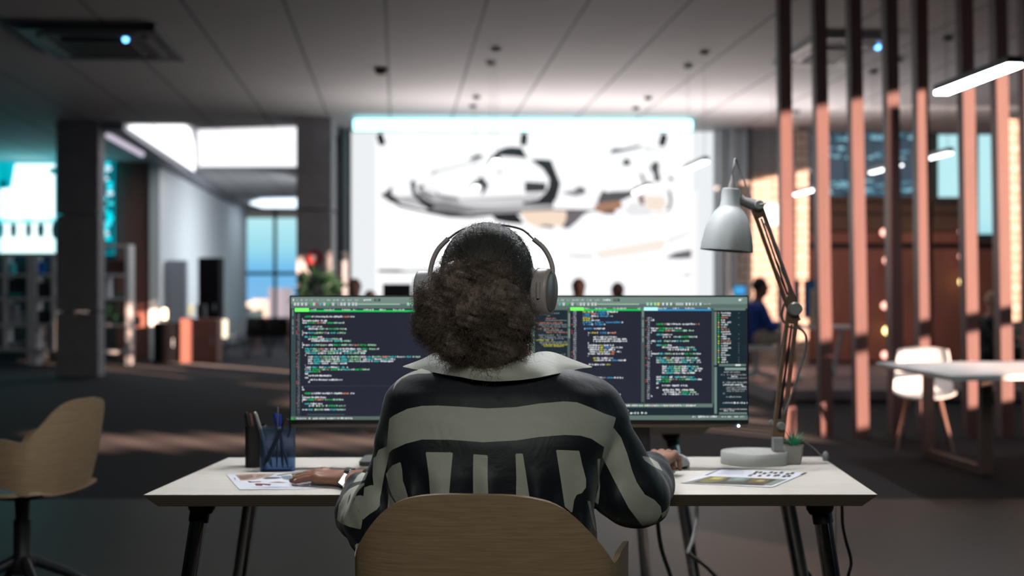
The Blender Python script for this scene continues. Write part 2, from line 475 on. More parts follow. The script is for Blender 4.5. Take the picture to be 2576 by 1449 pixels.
# shell: walls round the back of the camera and both sides (windows and stepped slots in the unseen east wall, shaped to place the sun patches)
struct(MB().box((-17.1, 17, 1.95), (0.2, 60, 4.1)), 'wall_west', darkwall)
struct(MB().box((-3, -13.1, 1.95), (28, 0.2, 4.1)), 'wall_south', darkwall)
def east_wall():
    mb = MB(); x = 8.2
    opens = [(-4.9 + k * 0.64, -4.26 + k * 0.64, 2.32 - 0.092 * k, 2.48 - 0.092 * k) for k in range(2, 9)]
    opens += [(2.0, 4.6, 1.55, 2.0), (4.6, 8.75, 1.02, 3.94), (15.8, 18.3, 1.2, 3.94)]
    y = -13.0
    for (a, b, z0, z1) in opens:
        if a - y > 1e-3: mb.box((x, (y + a) / 2, 1.95), (0.2, a - y, 4.1))
        lowcut = (-3.6 < (a + b) / 2 < -1.9)
        if lowcut: mb.box((x, (a + b) / 2, 0.56), (0.2, b - a, 1.32)); mb.box((x, (a + b) / 2, (1.42 + z0) / 2), (0.2, b - a, z0 - 1.42))
        else: mb.box((x, (a + b) / 2, (-0.1 + z0) / 2), (0.2, b - a, z0 + 0.1))
        mb.box((x, (a + b) / 2, (z1 + 4.0) / 2), (0.2, b - a, 4.0 - z1))
        y = b
    mb.box((x, (y + 23.2) / 2, 1.95), (0.2, 23.2 - y, 4.1))
    for yy in (4.6, 6.1): mb.box((x, yy, 2.0), (0.12, 0.07, 3.6))
    mb.box((x, 5.2, 1.78), (0.12, 7.0, 0.15))
    return mb
struct(east_wall(), 'wall_east', darkwall)

# the two concrete columns
def column(name, u0, u1, Y, joints, label, dep=None):
    x0 = (u0 - 1288) / FL * Y; x1 = (u1 - 1288) / FL * Y; w = x1 - x0; dp = dep or w; mb = MB(); zz = [0] + joints + [CH]
    for a, b in zip(zz[:-1], zz[1:]):
        mb.box(((x0 + x1) / 2, Y + dp / 2, (a + b) / 2), (w, dp, b - a - 0.05))
        mb.box(((x0 + x1) / 2, Y + dp / 2, b - 0.025 if b < CH else b - 0.03), (w - 0.03, dp - 0.03, 0.06))
    o = mb.build(name, concrete); tag(o, label, None, None, 'structure'); return o
column('column', 141, 247, 21.4, [1.0, 2.5], 'concrete column in front of the white shelving', 0.35)
column('column', 746, 834, 21.0, [1.0, 2.55], 'concrete column beside the spaceship mural')

# ---- west end: glowing turquoise wall, rust wall, white side wall, window wall
Y = 27.8
struct(MB().box((P(334, 0, Y).x, Y + 0.15, CH / 2), (P(385, 0, Y).x - P(283, 0, Y).x, 0.3, CH)), 'wall_rust', rust_wall)
a, b = P(386, 0, 27.65), P(611, 0, 42)
mb = MB(); d = (b - a); d.z = 0; ang = math.atan2(d.y, d.x); L = d.length
mb.box(((a.x + b.x) / 2 + 0.02, (a.y + b.y) / 2, CH / 2), (L, 0.2, CH), Matrix.Rotation(ang, 3, 'Z'))
struct(mb, 'wall_side', white_paint)
mb = MB().box((-9.9, 27.9, CH / 2), (4.0, 0.2, CH)); mb.box((-14.4, 27.9, CH / 2), (5.4, 0.2, CH))
struct(mb, 'wall_behind_shelving', darkwall)

# far window wall at the end of the white corridor
win_metal = mat('window_metal', (0.03, 0.05, 0.06), 0.5)
def window(name, us, vs, Y, depth=0.12, w=0.10, mullw=0.09, glass=True):
    """frame with mullions at the listed columns us and rows vs, one pane per opening"""
    mb = MB(); x0, x1 = P(us[0], 0, Y).x, P(us[-1], 0, Y).x; z0, z1 = P(0, vs[-1], Y).z, P(0, vs[0], Y).z
    for u in us:
        mb.box((P(u, 0, Y).x, Y, (z0 + z1) / 2), (mullw, depth, z1 - z0 + w))
    for v in vs:
        mb.box(((x0 + x1) / 2, Y, P(0, v, Y).z), (x1 - x0 + w, depth - 0.01, w))
    o = struct(mb, name, win_metal)
    g = mat('clear_glass', (0.9, 0.97, 0.98), 0.0, trans=1.0, ior=1.05, var=0.0, spec=0.3)
    m2 = MB().box(((x0 + x1) / 2, Y + 0.01, (z0 + z1) / 2), (x1 - x0, 0.012, z1 - z0))
    m2.build('glass', g, o)
    return o
window('window_1', [612, 692, 790, 900], [522, 688, 802], 42)
struct(MB().box((-5.9, 42, 0.31), (5.2, 0.2, 0.62)), 'wall_under_window', darkwall)
struct(MB().box((-10.4, 42.1, 2), (4.2, 0.2, 4.0)), 'wall_end', white_paint)
struct(MB().box((-2.4, 42.1, 2), (4.4, 0.2, 4.0)), 'wall_end.001', greywall)
struct(MB().box((0.4, 32.6, 2), (0.2, 19.2, 4.0)), 'wall_inner', greywall)

# luminous ceiling fields over the corridor (stretched lit fabric)
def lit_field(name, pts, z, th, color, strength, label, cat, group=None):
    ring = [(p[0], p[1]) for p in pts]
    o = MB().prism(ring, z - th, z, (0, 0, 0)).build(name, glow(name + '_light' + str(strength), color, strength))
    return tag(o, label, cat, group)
def cz(u, v, z): t = (HZ - v) / FL; Yd = (z - EYE) / t; return ((u - 1288) / FL * Yd, Yd)
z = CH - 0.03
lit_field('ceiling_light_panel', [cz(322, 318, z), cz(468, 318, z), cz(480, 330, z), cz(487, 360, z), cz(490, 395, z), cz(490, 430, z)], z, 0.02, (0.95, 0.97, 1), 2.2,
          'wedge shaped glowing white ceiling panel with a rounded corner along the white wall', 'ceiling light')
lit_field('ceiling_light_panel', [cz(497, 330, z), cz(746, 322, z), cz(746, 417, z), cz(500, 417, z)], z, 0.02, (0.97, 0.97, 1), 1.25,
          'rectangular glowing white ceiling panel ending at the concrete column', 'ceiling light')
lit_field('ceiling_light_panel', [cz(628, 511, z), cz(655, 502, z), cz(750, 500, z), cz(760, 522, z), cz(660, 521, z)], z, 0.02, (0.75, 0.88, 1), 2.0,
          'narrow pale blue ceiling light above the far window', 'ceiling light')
# soffit beam along the white wall
a, b = cz(318, 312, z), cz(612, 521, z)
mb = MB(); d = Vector((b[0] - a[0], b[1] - a[1], 0)); R = Matrix.Rotation(math.atan2(d.y, d.x), 3, 'Z')
mb.box(((a[0] + b[0]) / 2 - 0.22, (a[1] + b[1]) / 2, CH - 0.06), (d.length, 0.32, 0.12), R)
struct(mb, 'trim_1', mat('soffit_grey', (0.30, 0.30, 0.33), 0.6))
# cool wash on the white corridor wall from the luminous ceiling
lamp('corridor_light', 'AREA', (-4.6, 31.5, 3.80), 620, (0.86, 0.94, 1.0), (-0.6, 0.1, -1), 2.4, 9.0)

# ---- turquoise video wall behind the shelving
cyan = lin((0, 190, 205)); YT = 27.6
def pic(name, Y, panel, polys, matname, strength, label, cat, th=0.05, conv=lambda x, y: (x, y)):
    """a flat emissive panel built where it hangs; each shape of its picture is a thin layer of the same mesh"""
    mb = MB(); (u0, v0, u1, v1, pc) = panel
    p0 = P(u0, v1, Y); p1 = P(u1, v0, Y)
    mb.box(((p0.x + p1.x) / 2, Y + th / 2, (p0.z + p1.z) / 2), (p1.x - p0.x, th, p1.z - p0.z)); mb.c = [pc] * len(mb.f)
    for i, (col, pts) in enumerate(polys):
        yy = Y - 0.0006 * (i + 1)
        vs = [P(*conv(*q), Y) for q in pts]; vs = [(q.x, yy, q.z) for q in vs]
        mb.add(vs, [tuple(range(len(vs)))], 0, col)
    o = mb.build(name, attr_glow(matname, strength=strength)); tag(o, label, cat); return o
K = lambda g: lin((g, g, g))
tq = [
    (lin((235, 255, 255)), [(38, 412), (138, 412), (138, 560), (0, 560), (0, 476), (28, 472)]),
    (lin((250, 255, 255)), [(0, 480), (136, 478), (138, 552), (0, 552)]),
    (lin((0, 140, 150)), [(0, 408), (18, 410), (26, 440), (20, 468), (0, 474)]),
    (lin((0, 60, 70)), [(0, 455), (12, 452), (20, 466), (2, 472)]),
    (lin((0, 120, 130)), [(44, 420), (54, 428), (50, 436), (43, 428)]),
    (lin((0, 110, 120)), [(122, 424), (142, 420), (142, 440), (126, 436)]),
    (lin((225, 255, 255)), [(0, 545), (139, 545), (139, 636), (0, 636)]),
    (lin((0, 70, 80)), [(255, 405), (286, 405), (286, 638), (255, 638)]),
    (lin((120, 235, 240)), [(0, 552), (10, 548), (40, 556), (70, 549), (100, 556), (138, 548), (138, 560), (0, 562)]),
]
for cx_, w_, h_ in ((4, 12, 46), (34, 17, 44), (72, 16, 44), (103, 19, 44), (137, 16, 46)):
    tq.append((lin((2, 44, 52)), [(cx_ - w_ * .5, 575), (cx_ - w_ * .2, 556), (cx_ + w_ * .1, 553), (cx_ + w_ * .5, 572), (cx_ + w_ * .42, 592), (cx_ + w_ * .1, 555 + h_), (cx_ - w_ * .1, 555 + h_), (cx_ - w_ * .4, 592)]))
rngp = random.Random(3)
for k in range(16):
    cy_ = 412 + k * 12.5; r_ = rngp.uniform(5, 9); cxx = rngp.uniform(263, 279)
    tq.append((lin((rngp.choice((60, 0, 170)), 205, 220)), [(cxx + r_ * math.cos(t) * 1.2, cy_ + r_ * 0.9 * math.sin(t)) for t in np.linspace(0, 5.5, 7)]))
pic('video_wall', YT, (-60, 405, 286, 640, lin((0, 150, 168))), tq, 'video_wall_light', 1.7,
    'glowing turquoise wall display with dark figures above the white shelving', 'display')
lamp('video_wall_glow', 'AREA', (-10.0, 26.9, 3.2), 16, (0.0, 0.85, 0.95), (0, -0.6, -0.35), 3.5, 1.0)
lamp('video_wall_top_glow', 'AREA', (-9.8, 27.0, 3.5), 9, (0.0, 0.85, 0.95), (0, -0.6, 0.8), 3.5, 0.3)

# ---- spaceship mural, its picture put in as emission
YM = 22.6
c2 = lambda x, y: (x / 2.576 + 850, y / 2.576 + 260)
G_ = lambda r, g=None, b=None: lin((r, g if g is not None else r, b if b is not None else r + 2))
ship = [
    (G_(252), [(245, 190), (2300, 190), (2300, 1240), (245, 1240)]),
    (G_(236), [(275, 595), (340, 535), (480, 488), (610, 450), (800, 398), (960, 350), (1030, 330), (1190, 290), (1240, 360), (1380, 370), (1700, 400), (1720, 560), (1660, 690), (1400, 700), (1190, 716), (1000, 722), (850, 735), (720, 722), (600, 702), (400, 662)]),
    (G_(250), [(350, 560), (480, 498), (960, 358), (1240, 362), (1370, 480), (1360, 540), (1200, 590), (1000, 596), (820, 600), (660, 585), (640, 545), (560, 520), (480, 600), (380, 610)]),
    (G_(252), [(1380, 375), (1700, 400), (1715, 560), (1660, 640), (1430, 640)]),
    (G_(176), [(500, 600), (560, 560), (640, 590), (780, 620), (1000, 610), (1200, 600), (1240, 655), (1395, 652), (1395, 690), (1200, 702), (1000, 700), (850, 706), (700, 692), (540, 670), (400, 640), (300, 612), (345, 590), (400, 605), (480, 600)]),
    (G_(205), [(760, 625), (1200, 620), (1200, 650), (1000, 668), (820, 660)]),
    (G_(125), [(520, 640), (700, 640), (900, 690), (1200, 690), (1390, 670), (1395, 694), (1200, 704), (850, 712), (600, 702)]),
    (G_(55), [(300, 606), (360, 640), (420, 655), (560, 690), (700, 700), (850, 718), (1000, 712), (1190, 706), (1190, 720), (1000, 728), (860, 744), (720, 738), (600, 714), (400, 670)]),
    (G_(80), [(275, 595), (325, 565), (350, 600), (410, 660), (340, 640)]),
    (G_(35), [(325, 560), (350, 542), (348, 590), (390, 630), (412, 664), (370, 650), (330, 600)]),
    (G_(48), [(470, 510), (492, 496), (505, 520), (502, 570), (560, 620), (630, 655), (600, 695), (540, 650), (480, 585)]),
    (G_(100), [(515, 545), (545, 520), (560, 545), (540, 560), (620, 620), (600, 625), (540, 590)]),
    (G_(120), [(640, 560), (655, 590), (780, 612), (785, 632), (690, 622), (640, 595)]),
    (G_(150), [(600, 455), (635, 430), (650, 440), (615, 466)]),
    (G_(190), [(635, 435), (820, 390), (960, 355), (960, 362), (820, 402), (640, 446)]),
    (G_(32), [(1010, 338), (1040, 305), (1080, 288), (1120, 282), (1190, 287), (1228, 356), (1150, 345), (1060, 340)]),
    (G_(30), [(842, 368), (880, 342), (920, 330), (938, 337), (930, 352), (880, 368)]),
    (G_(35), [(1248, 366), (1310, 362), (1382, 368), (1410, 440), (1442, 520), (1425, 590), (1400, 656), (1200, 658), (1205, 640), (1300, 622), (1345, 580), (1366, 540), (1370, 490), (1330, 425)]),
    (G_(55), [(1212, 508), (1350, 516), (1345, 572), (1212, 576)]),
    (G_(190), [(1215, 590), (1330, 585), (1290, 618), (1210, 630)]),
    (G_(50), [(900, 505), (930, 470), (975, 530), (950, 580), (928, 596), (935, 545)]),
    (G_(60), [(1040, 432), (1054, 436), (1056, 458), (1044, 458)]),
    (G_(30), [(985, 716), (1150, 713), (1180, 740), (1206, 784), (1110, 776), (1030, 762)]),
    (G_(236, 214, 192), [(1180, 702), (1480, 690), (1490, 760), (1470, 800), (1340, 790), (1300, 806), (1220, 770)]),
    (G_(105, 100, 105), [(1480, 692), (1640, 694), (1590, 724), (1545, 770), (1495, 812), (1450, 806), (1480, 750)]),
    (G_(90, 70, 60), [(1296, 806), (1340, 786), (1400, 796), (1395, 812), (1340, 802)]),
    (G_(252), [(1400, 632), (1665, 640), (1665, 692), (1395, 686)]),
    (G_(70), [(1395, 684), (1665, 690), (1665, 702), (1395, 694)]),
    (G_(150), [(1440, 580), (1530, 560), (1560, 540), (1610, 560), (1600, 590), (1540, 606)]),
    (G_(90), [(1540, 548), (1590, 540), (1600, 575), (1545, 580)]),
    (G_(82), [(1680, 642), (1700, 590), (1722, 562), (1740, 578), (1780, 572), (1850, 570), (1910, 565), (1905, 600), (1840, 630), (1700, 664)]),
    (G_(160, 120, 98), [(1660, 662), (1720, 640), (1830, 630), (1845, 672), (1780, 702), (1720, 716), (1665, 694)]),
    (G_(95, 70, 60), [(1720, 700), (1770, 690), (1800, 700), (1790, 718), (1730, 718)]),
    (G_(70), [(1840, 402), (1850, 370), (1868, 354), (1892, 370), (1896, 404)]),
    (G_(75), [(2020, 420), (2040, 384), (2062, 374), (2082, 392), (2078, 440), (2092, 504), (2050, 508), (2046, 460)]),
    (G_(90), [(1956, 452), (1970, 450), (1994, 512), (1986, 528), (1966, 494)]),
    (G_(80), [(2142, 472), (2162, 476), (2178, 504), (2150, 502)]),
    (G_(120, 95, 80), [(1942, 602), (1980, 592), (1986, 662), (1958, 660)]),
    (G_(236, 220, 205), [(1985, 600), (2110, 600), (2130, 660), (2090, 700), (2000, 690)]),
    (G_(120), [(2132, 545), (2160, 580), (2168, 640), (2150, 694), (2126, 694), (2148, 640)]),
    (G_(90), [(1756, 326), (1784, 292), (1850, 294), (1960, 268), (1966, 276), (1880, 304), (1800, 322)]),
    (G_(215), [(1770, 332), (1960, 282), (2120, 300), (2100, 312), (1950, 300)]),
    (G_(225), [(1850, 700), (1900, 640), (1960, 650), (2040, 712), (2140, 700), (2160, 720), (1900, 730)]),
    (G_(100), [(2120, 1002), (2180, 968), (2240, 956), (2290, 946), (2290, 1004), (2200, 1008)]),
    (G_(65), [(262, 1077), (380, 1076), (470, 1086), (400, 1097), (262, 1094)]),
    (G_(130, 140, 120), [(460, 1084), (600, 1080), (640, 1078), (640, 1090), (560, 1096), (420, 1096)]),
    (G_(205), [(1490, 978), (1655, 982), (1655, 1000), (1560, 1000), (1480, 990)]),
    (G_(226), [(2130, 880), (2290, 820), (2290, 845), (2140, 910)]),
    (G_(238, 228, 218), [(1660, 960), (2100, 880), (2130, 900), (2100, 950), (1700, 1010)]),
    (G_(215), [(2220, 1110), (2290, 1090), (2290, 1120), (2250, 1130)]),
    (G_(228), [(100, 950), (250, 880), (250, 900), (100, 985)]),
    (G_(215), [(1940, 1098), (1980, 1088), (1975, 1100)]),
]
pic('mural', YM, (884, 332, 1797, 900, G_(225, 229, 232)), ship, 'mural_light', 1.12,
    'huge white mural of a grey spaceship drawn in profile', 'mural', conv=c2)
# long cyan-white linear light over the mural
mb = MB().tube([P(890, 314, 20.9), P(1740, 316, 21.1)], 0.085, 16)
o = mb.build('linear_light', glow('strip_light', (0.45, 0.95, 1.0), 2.6), smooth=True)
tag(o, 'long cyan white tube light across the top of the spaceship mural', 'tube light')
MB().box(P(886, 314, 20.9), (0.05, 0.10, 0.17)).build('end_cap', alu, o); MB().box(P(1744, 316, 21.1), (0.05, 0.10, 0.17)).build('end_cap', alu, o)
# added unseen area lamp, warm white, brightening the ceiling before the mural
lamp('ceiling_fill', 'AREA', (1.6, 19.6, 2.4), 150, (1.0, 0.92, 0.90), (0.05, -0.55, 1), 6.5, 0.6)

# aluminium frame posts on both sides of the mural
tq_glass = mat('frosted_glass', (0.55, 0.63, 0.70), 0.5, var=0.05, emit=(0.5, 0.62, 0.72), estr=0.0)
for i, (u, w, dy, m_) in enumerate(((858, 8, 0, black_metal), (870, 12, 0.1, alu), (880, 6, 0.1, black_metal), (1801, 10, 0.1, alu),
                                (1820, 22, 0.3, white_paint), (1841, 9, 0.1, alu), (1856, 14, 0.3, alu), (1886, 9, 0.0, black_metal))):
    Y = 22.3 + dy; p = P(u, 0, Y); ww = w / FL * Y
    struct(MB().box((p.x, Y, CH / 2), (ww, 0.12, CH)), 'trim_%d' % (i + 2), m_)
struct(MB().box((P(1843, 0, 23).x, 23.2, CH / 2), (0.75, 0.1, CH)), 'wall_mural_side', white_paint)
struct(MB().box((P(822, 0, 23).x, 23.6, CH / 2), (0.5, 0.1, CH)), 'wall_mural_side.001', greywall)
struct(MB().box((P(1340, 0, 23).x, 23.0, CH / 2), (6.0, 0.1, CH)), 'wall_mural', white_paint)

# three small spotlights under the tube
for i, (u, v, lab) in enumerate(((958, 350, 'above the nose of the ship'), (1318, 350, 'above the cockpit of the ship'), (1668, 352, 'above the tail of the ship'))):
    Y = 21.9; p = P(u, v, Y); r = empty('spotlight', (p.x, Y, CH), 'small black spotlight on the mural wall ' + lab, 'spotlight')
    d = Vector((0.35 if i == 0 else -0.1 if i == 1 else -0.3, -0.2, -1)).normalized()
    MB().tube([p - d * 0.07, p + d * 0.09], 0.055, 12).build('lamp_head', black_metal, r, smooth=True)
    MB().tube([Vector((p.x, Y, CH)), p - d * 0.05], 0.02, 8).build('bracket', black_metal, r)

# ---- east back wall: brick, timber panels, windows, on a raised platform
def brick_mat():
    m = bpy.data.materials.new('cream_brick'); m.use_nodes = True; nt = m.node_tree; b = nt.nodes['Principled BSDF']; b.inputs['Roughness'].default_value = 0.8
    tc = nt.nodes.new('ShaderNodeTexCoord'); mp = nt.nodes.new('ShaderNodeMapping'); mp.inputs['Rotation'].default_value = (math.pi / 2, 0, 0)
    br = nt.nodes.new('ShaderNodeTexBrick'); nt.links.new(tc.outputs['Object'], mp.inputs[0]); nt.links.new(mp.outputs[0], br.inputs[0])
    br.inputs['Color1'].default_value = (0.44, 0.35, 0.29, 1); br.inputs['Color2'].default_value = (0.40, 0.31, 0.26, 1); br.inputs['Mortar'].default_value = (0.25, 0.17, 0.135, 1)
    br.inputs['Scale'].default_value = 1.0; br.inputs['Brick Width'].default_value = 0.40; br.inputs['Row Height'].default_value = 0.13; br.inputs['Mortar Size'].default_value = 0.018
    nt.links.new(br.outputs[0], b.inputs['Base Color']); return m
brick = brick_mat(); YB = 22.9
def wpanel(name, u0, u1, v0, v1, Y, m_, th=0.1, zmin=None):
    p0 = P(u0, v1, Y); p1 = P(u1, v0, Y); z0 = p0.z if zmin is None else zmin
    return struct(MB().box(((p0.x + p1.x) / 2, Y + th / 2, (z0 + p1.z) / 2), (p1.x - p0.x, th, p1.z - z0)), name, m_)
wpanel('wall_brick', 1893, 2022, 432, 0, 22.4, brick, 0.3, 0.15)
wpanel('wall_grey', 1893, 2040, 318, 432, 22.45, greywall, 0.25)
wpanel('wall_brick_pier', 2003, 2033, 326, 500, 22.2, brick, 0.2, 0.15)
wpanel('wall_brick_strip', 1862, 1884, 456, 0, 22.0, brick, 0.2, 1.4)
wpanel('wall_brick_edge', 2534, 2566, 300, 0, 18.2, brick, 0.2, 0.15)
# rust timber wall, with joints
mb = MB()
def addp(mb, u0, u1, v0, v1, Y, th=0.08, mi=0):
    p0 = P(u0, v1, Y); p1 = P(u1, v0, Y); mb.box(((p0.x + p1.x) / 2, Y + th / 2, (p0.z + p1.z) / 2), (p1.x - p0.x, th, p1.z - p0.z), None, mi)
for (u0, u1, v0, v1, mi) in ((2018, 2322, 503, 536, 1), (2018, 2322, 540, 580, 1), (2018, 2140, 584, 612, 0), (2144, 2322, 584, 612, 0), (2018, 2140, 626, 908, 0), (2144, 2322, 626, 908, 0),
                         (2348, 2440, 510, 536, 1), (2348, 2440, 540, 580, 1), (2348, 2440, 584, 612, 0), (2348, 2440, 626, 908, 0), (2444, 2530, 598, 612, 1), (2444, 2530, 626, 908, 0)):
    addp(mb, u0, u1, v0, v1, YB, 0.08, mi)
addp(mb, 2016, 2440, 500, 914, YB + 0.085, 0.1, 2); addp(mb, 2440, 2640, 595, 914, YB + 0.085, 0.1, 2)
struct(mb, 'wall_timber', [rust_wall, brown_wall, black_metal])
mb = MB(); addp(mb, 2014, 2442, 496, 504, YB - 0.1, 0.2); struct(mb, 'trim_20', brown_wall)
# upper window with cloudy reflections painted as glowing patches, and two clear windows
painted_view = [(lin((26, 52, 70)), [(2041, 331), (2330, 331), (2330, 494), (2041, 494)])]
rg = random.Random(5)
for k in range(120):
    uu = rg.uniform(2048, 2322); vv = rg.choice([rg.uniform(338, 352), rg.uniform(372, 400), rg.uniform(455, 490), rg.uniform(460, 492)]); w_ = rg.uniform(5, 16); h_ = rg.uniform(2.0, 5)
    w_ = min(w_, uu - 2042, 2329 - uu); c = rg.choice(((62, 112, 132), (96, 152, 172), (130, 178, 190), (44, 84, 104)))
    painted_view.append((lin(c), [(uu + w_ * math.cos(t), vv + h_ * math.sin(t)) for t in np.linspace(0, 5.4, 7)]))
o = pic('window_2', 23.0, (2041, 331, 2330, 494, lin((26, 52, 70))), painted_view, 'painted_view_glow', 1.25, None, None)
o['kind'] = 'structure'
mb = MB()
for u in (2038, 2140, 2235, 2332): addp(mb, u - 3, u + 3, 322, 500, 22.85, 0.1)
addp(mb, 2036, 2334, 324, 331, 22.85, 0.1); addp(mb, 2036, 2334, 494, 500, 22.85, 0.1)
struct(mb, 'trim_21', win_metal)
window('window_3', [2345, 2441], [326, 506], 22.95, w=0.12, mullw=0.16)
window('window_4', [2446, 2524], [326, 598], 22.95, w=0.12, mullw=0.16)
wpanel('trim_22', 1890, 2600, 300, 326, 22.7, black_metal, 0.4)
wpanel('wall_grey.001', 2524, 2640, 320, 0, 23.0, darkwall, 0.1, 0.15)
lamp('timber_wall_fill', 'AREA', (6.2, 19.6, 3.8), 42, (1.0, 0.85, 0.75), (0, 0.8, -0.75), 4.0, 0.6)  # added unseen lamp brightening the timber wall
# platform
struct(MB().box((7.0, 20.6, 0.075), (7.9, 8.6, 0.15)), 'floor_platform', mat('platform_board', (0.17, 0.13, 0.14), 0.55, scale=2))
struct(MB().box((7.0, 16.24, 0.10), (7.9, 0.08, 0.11)), 'trim_23', mat('platform_nosing', (0.33, 0.26, 0.30), 0.5))

# ---- timber screen of upright posts
for i, (ut, ub) in enumerate(((1975, 1987), (2064, 2082), (2152, 2172), (2243, 2262), (2345, 2357), (2433, 2452), (2518, 2537), (2590, 2606))):
    Y = 12.2; p0 = P(ub, 0, Y); p0.z = 0.0; p1 = P(ut, 0, Y); p1.z = CH; w = 0.105
    if i == 4: Y = 12.5; p0.y = p1.y = 12.5
    mb = MB(); vs = []
    for p in (p0, p1):
        for dx, dy in ((-w / 2, 0), (w / 2, 0), (w / 2, 0.17), (-w / 2, 0.17)): vs.append((p.x + dx, p.y + dy, p.z))
    mb.add(vs, [(0, 3, 2, 1), (4, 5, 6, 7)] + [(k, (k + 1) % 4, 4 + (k + 1) % 4, 4 + k) for k in range(4)])
    names = ['first from the desk lamp', 'second from the desk lamp', 'third from the desk lamp', 'fourth from the desk lamp', 'fifth from the desk lamp',
             'sixth from the desk lamp', 'seventh from the desk lamp', 'last one, cut off']
    o = mb.build('screen_post', rust); tag(o, 'tall rust brown timber post of the room divider, ' + names[i], 'post', 'timber posts of the room divider')

# ---- hanging linear lamps
white_metal = mat('white_metal', (0.75, 0.76, 0.78), 0.4, var=0.03)
def pendant(x, y, z, L, label, group='hanging linear lamps', strength=6.0, ang=-4.7, body=black_metal, w=0.075):
    r = empty('pendant_lamp', (x, y, CH), label, 'ceiling lamp', group)
    R = Matrix.Rotation(math.radians(-ang), 3, 'Z'); dv = R @ Vector((0, 1, 0))
    c = Vector((x, y, z))
    MB().box(c, (w, L, 0.05), R).build('housing', body, r, bevel=0.006)
    MB().box(c - Vector((0, 0, 0.034)), (w - 0.012, L - 0.03, 0.018), R).build('diffuser', glow('pendant_light%g' % strength, (0.93, 0.96, 1.0), strength), r)
    for s in (-1, 1):
        q = c + dv * s * L * 0.42
        MB().tube([q, Vector((q.x, q.y, CH))], 0.0025, 6).build('cable', mat('steel_cable', (0.35, 0.35, 0.36), 0.5), r)
        MB().lathe([(0.05, 0), (0.05, 0.035), (0.02, 0.04)], (q.x, q.y, CH - 0.045), 14).build('ceiling_cup', mat('cup_grey', (0.10, 0.11, 0.11), 0.5), r)
    return r
def pend_px(a, b, label, **k):
    pa, pb = [Vector((*cz(u, v, CH), 0)) for u, v in (a, b)]
    m_ = (pa + pb) / 2; L = (pa - pb).length / 0.84
    return pendant(m_.x, m_.y, 2.76, L, label, ang=math.degrees(math.atan2(pb.x - pa.x, pb.y - pa.y)) * 1.0 if False else -4.7 * -1 * -1, **k)
pend_px((1248, 122), (1235, 156), 'hanging linear lamp in front of the cockpit of the mural ship')
pend_px((1198, 240), (1190, 263), 'hanging linear lamp in front of the middle of the mural ship')
pend_px((1773, 130), (1730, 163), 'hanging linear lamp at the upper corner of the mural')
pend_px((1630, 243), (1600, 268), 'hanging linear lamp in front of the tail of the mural ship')
pendant(4.35, 16.2, 2.76, 1.0, 'hanging linear lamp seen between the third and fourth timber posts', strength=5)
pendant(4.16, 19.6, 2.76, 1.3, 'hanging linear lamp beside the first timber post', strength=5)
pendant(4.50, 14.9, 2.76, 1.0, 'hanging linear lamp just past the fourth timber post', strength=5)
pendant(3.20, 9.60, 2.76, 1.25, 'big hanging linear lamp over the white side table', strength=95, w=0.11)
pendant(0.05, 4.02, 2.32, 1.7, 'hanging linear lamp above the screens of the front desk', strength=112, ang=88)
# lilac tube beside the first column
a, b = Vector((*cz(272, 341, 3.80), 3.80)), Vector((*cz(357, 388, 3.80), 3.80))
o = MB().tube([a, b], 0.05, 10).build('linear_light', glow('lilac_light', (0.62, 0.55, 0.68), 0.9)); tag(o, 'dim lilac tube light on the ceiling beside the concrete column', 'tube light')
MB().box((a + b) / 2 + Vector((0, 0, 0.08)), (0.05, 0.05, 0.14)).build('bracket', black_metal, o)

# ---- ceiling air conditioners
def cassette(c0, c1, dark, label, led):
    x0 = c0[0]; x1 = c1[0]; y0, y1 = c0[1], c1[1]; cx_, cy_ = (x0 + x1) / 2, (y0 + y1) / 2
    r = empty('air_conditioner', (cx_, cy_, CH), label, 'air conditioner', 'ceiling air conditioners')
    R = Matrix.Rotation(math.radians(4.7), 3, 'Z'); w, d = x1 - x0, y1 - y0
    m_ = mat('cassette_dark', (0.05, 0.055, 0.06), 0.5) if dark else mat('cassette_grey', (0.36, 0.38, 0.40), 0.45)
    mb = MB().rbox((cx_, cy_, CH - 0.035), (w, d, 0.07), 0.09, 5, R); mb.build('panel', m_, r, bevel=0.01)
    MB().rbox((cx_, cy_, CH - 0.085), (w * 0.5, d * 0.5, 0.03), 0.02, 3, R).build('grille', mat('grille_dark', (0.012, 0.014, 0.016), 0.6), r)
    for s, (dx, dy, sw, sd) in enumerate(((0, .38, .66, .05), (0, -.38, .66, .05), (.38, 0, .05, .66), (-.38, 0, .05, .66))):
        q = R @ Vector((dx * w, dy * d, 0)); MB().box((cx_ + q.x, cy_ + q.y, CH - 0.078), (w * sw, d * sd, 0.016), R).build('vent_flap', mat('flap_grey', (0.14, 0.15, 0.16), 0.5), r)
    p = Vector((*cz(led[0], led[1], CH - 0.08), CH - 0.085))
    MB().ball(p, 0.03, 12).build('status_light', glow('blue_led', (0.12, 0.42, 1.0), 7.0 if dark else 2.6), r)
cassette(cz(165, 137, CH), cz(372, 58, CH), True, 'dark square ceiling air conditioner with a bright blue status light', (316, 98))
cassette(cz(1962, 152, CH), cz(2235, 82, CH), False, 'grey square ceiling air conditioner seen through the timber posts', (2208, 117))
p = Vector((*cz(960, 172, CH), CH))
o = MB().lathe([(0.085, 0.0), (0.085, -0.03), (0.06, -0.07), (0.03, -0.08)], p, 20).build('smoke_detector', mat('detector_dark', (0.03, 0.03, 0.035), 0.5), smooth=True)
tag(o, 'small dark round smoke detector on the ceiling', 'smoke detector')

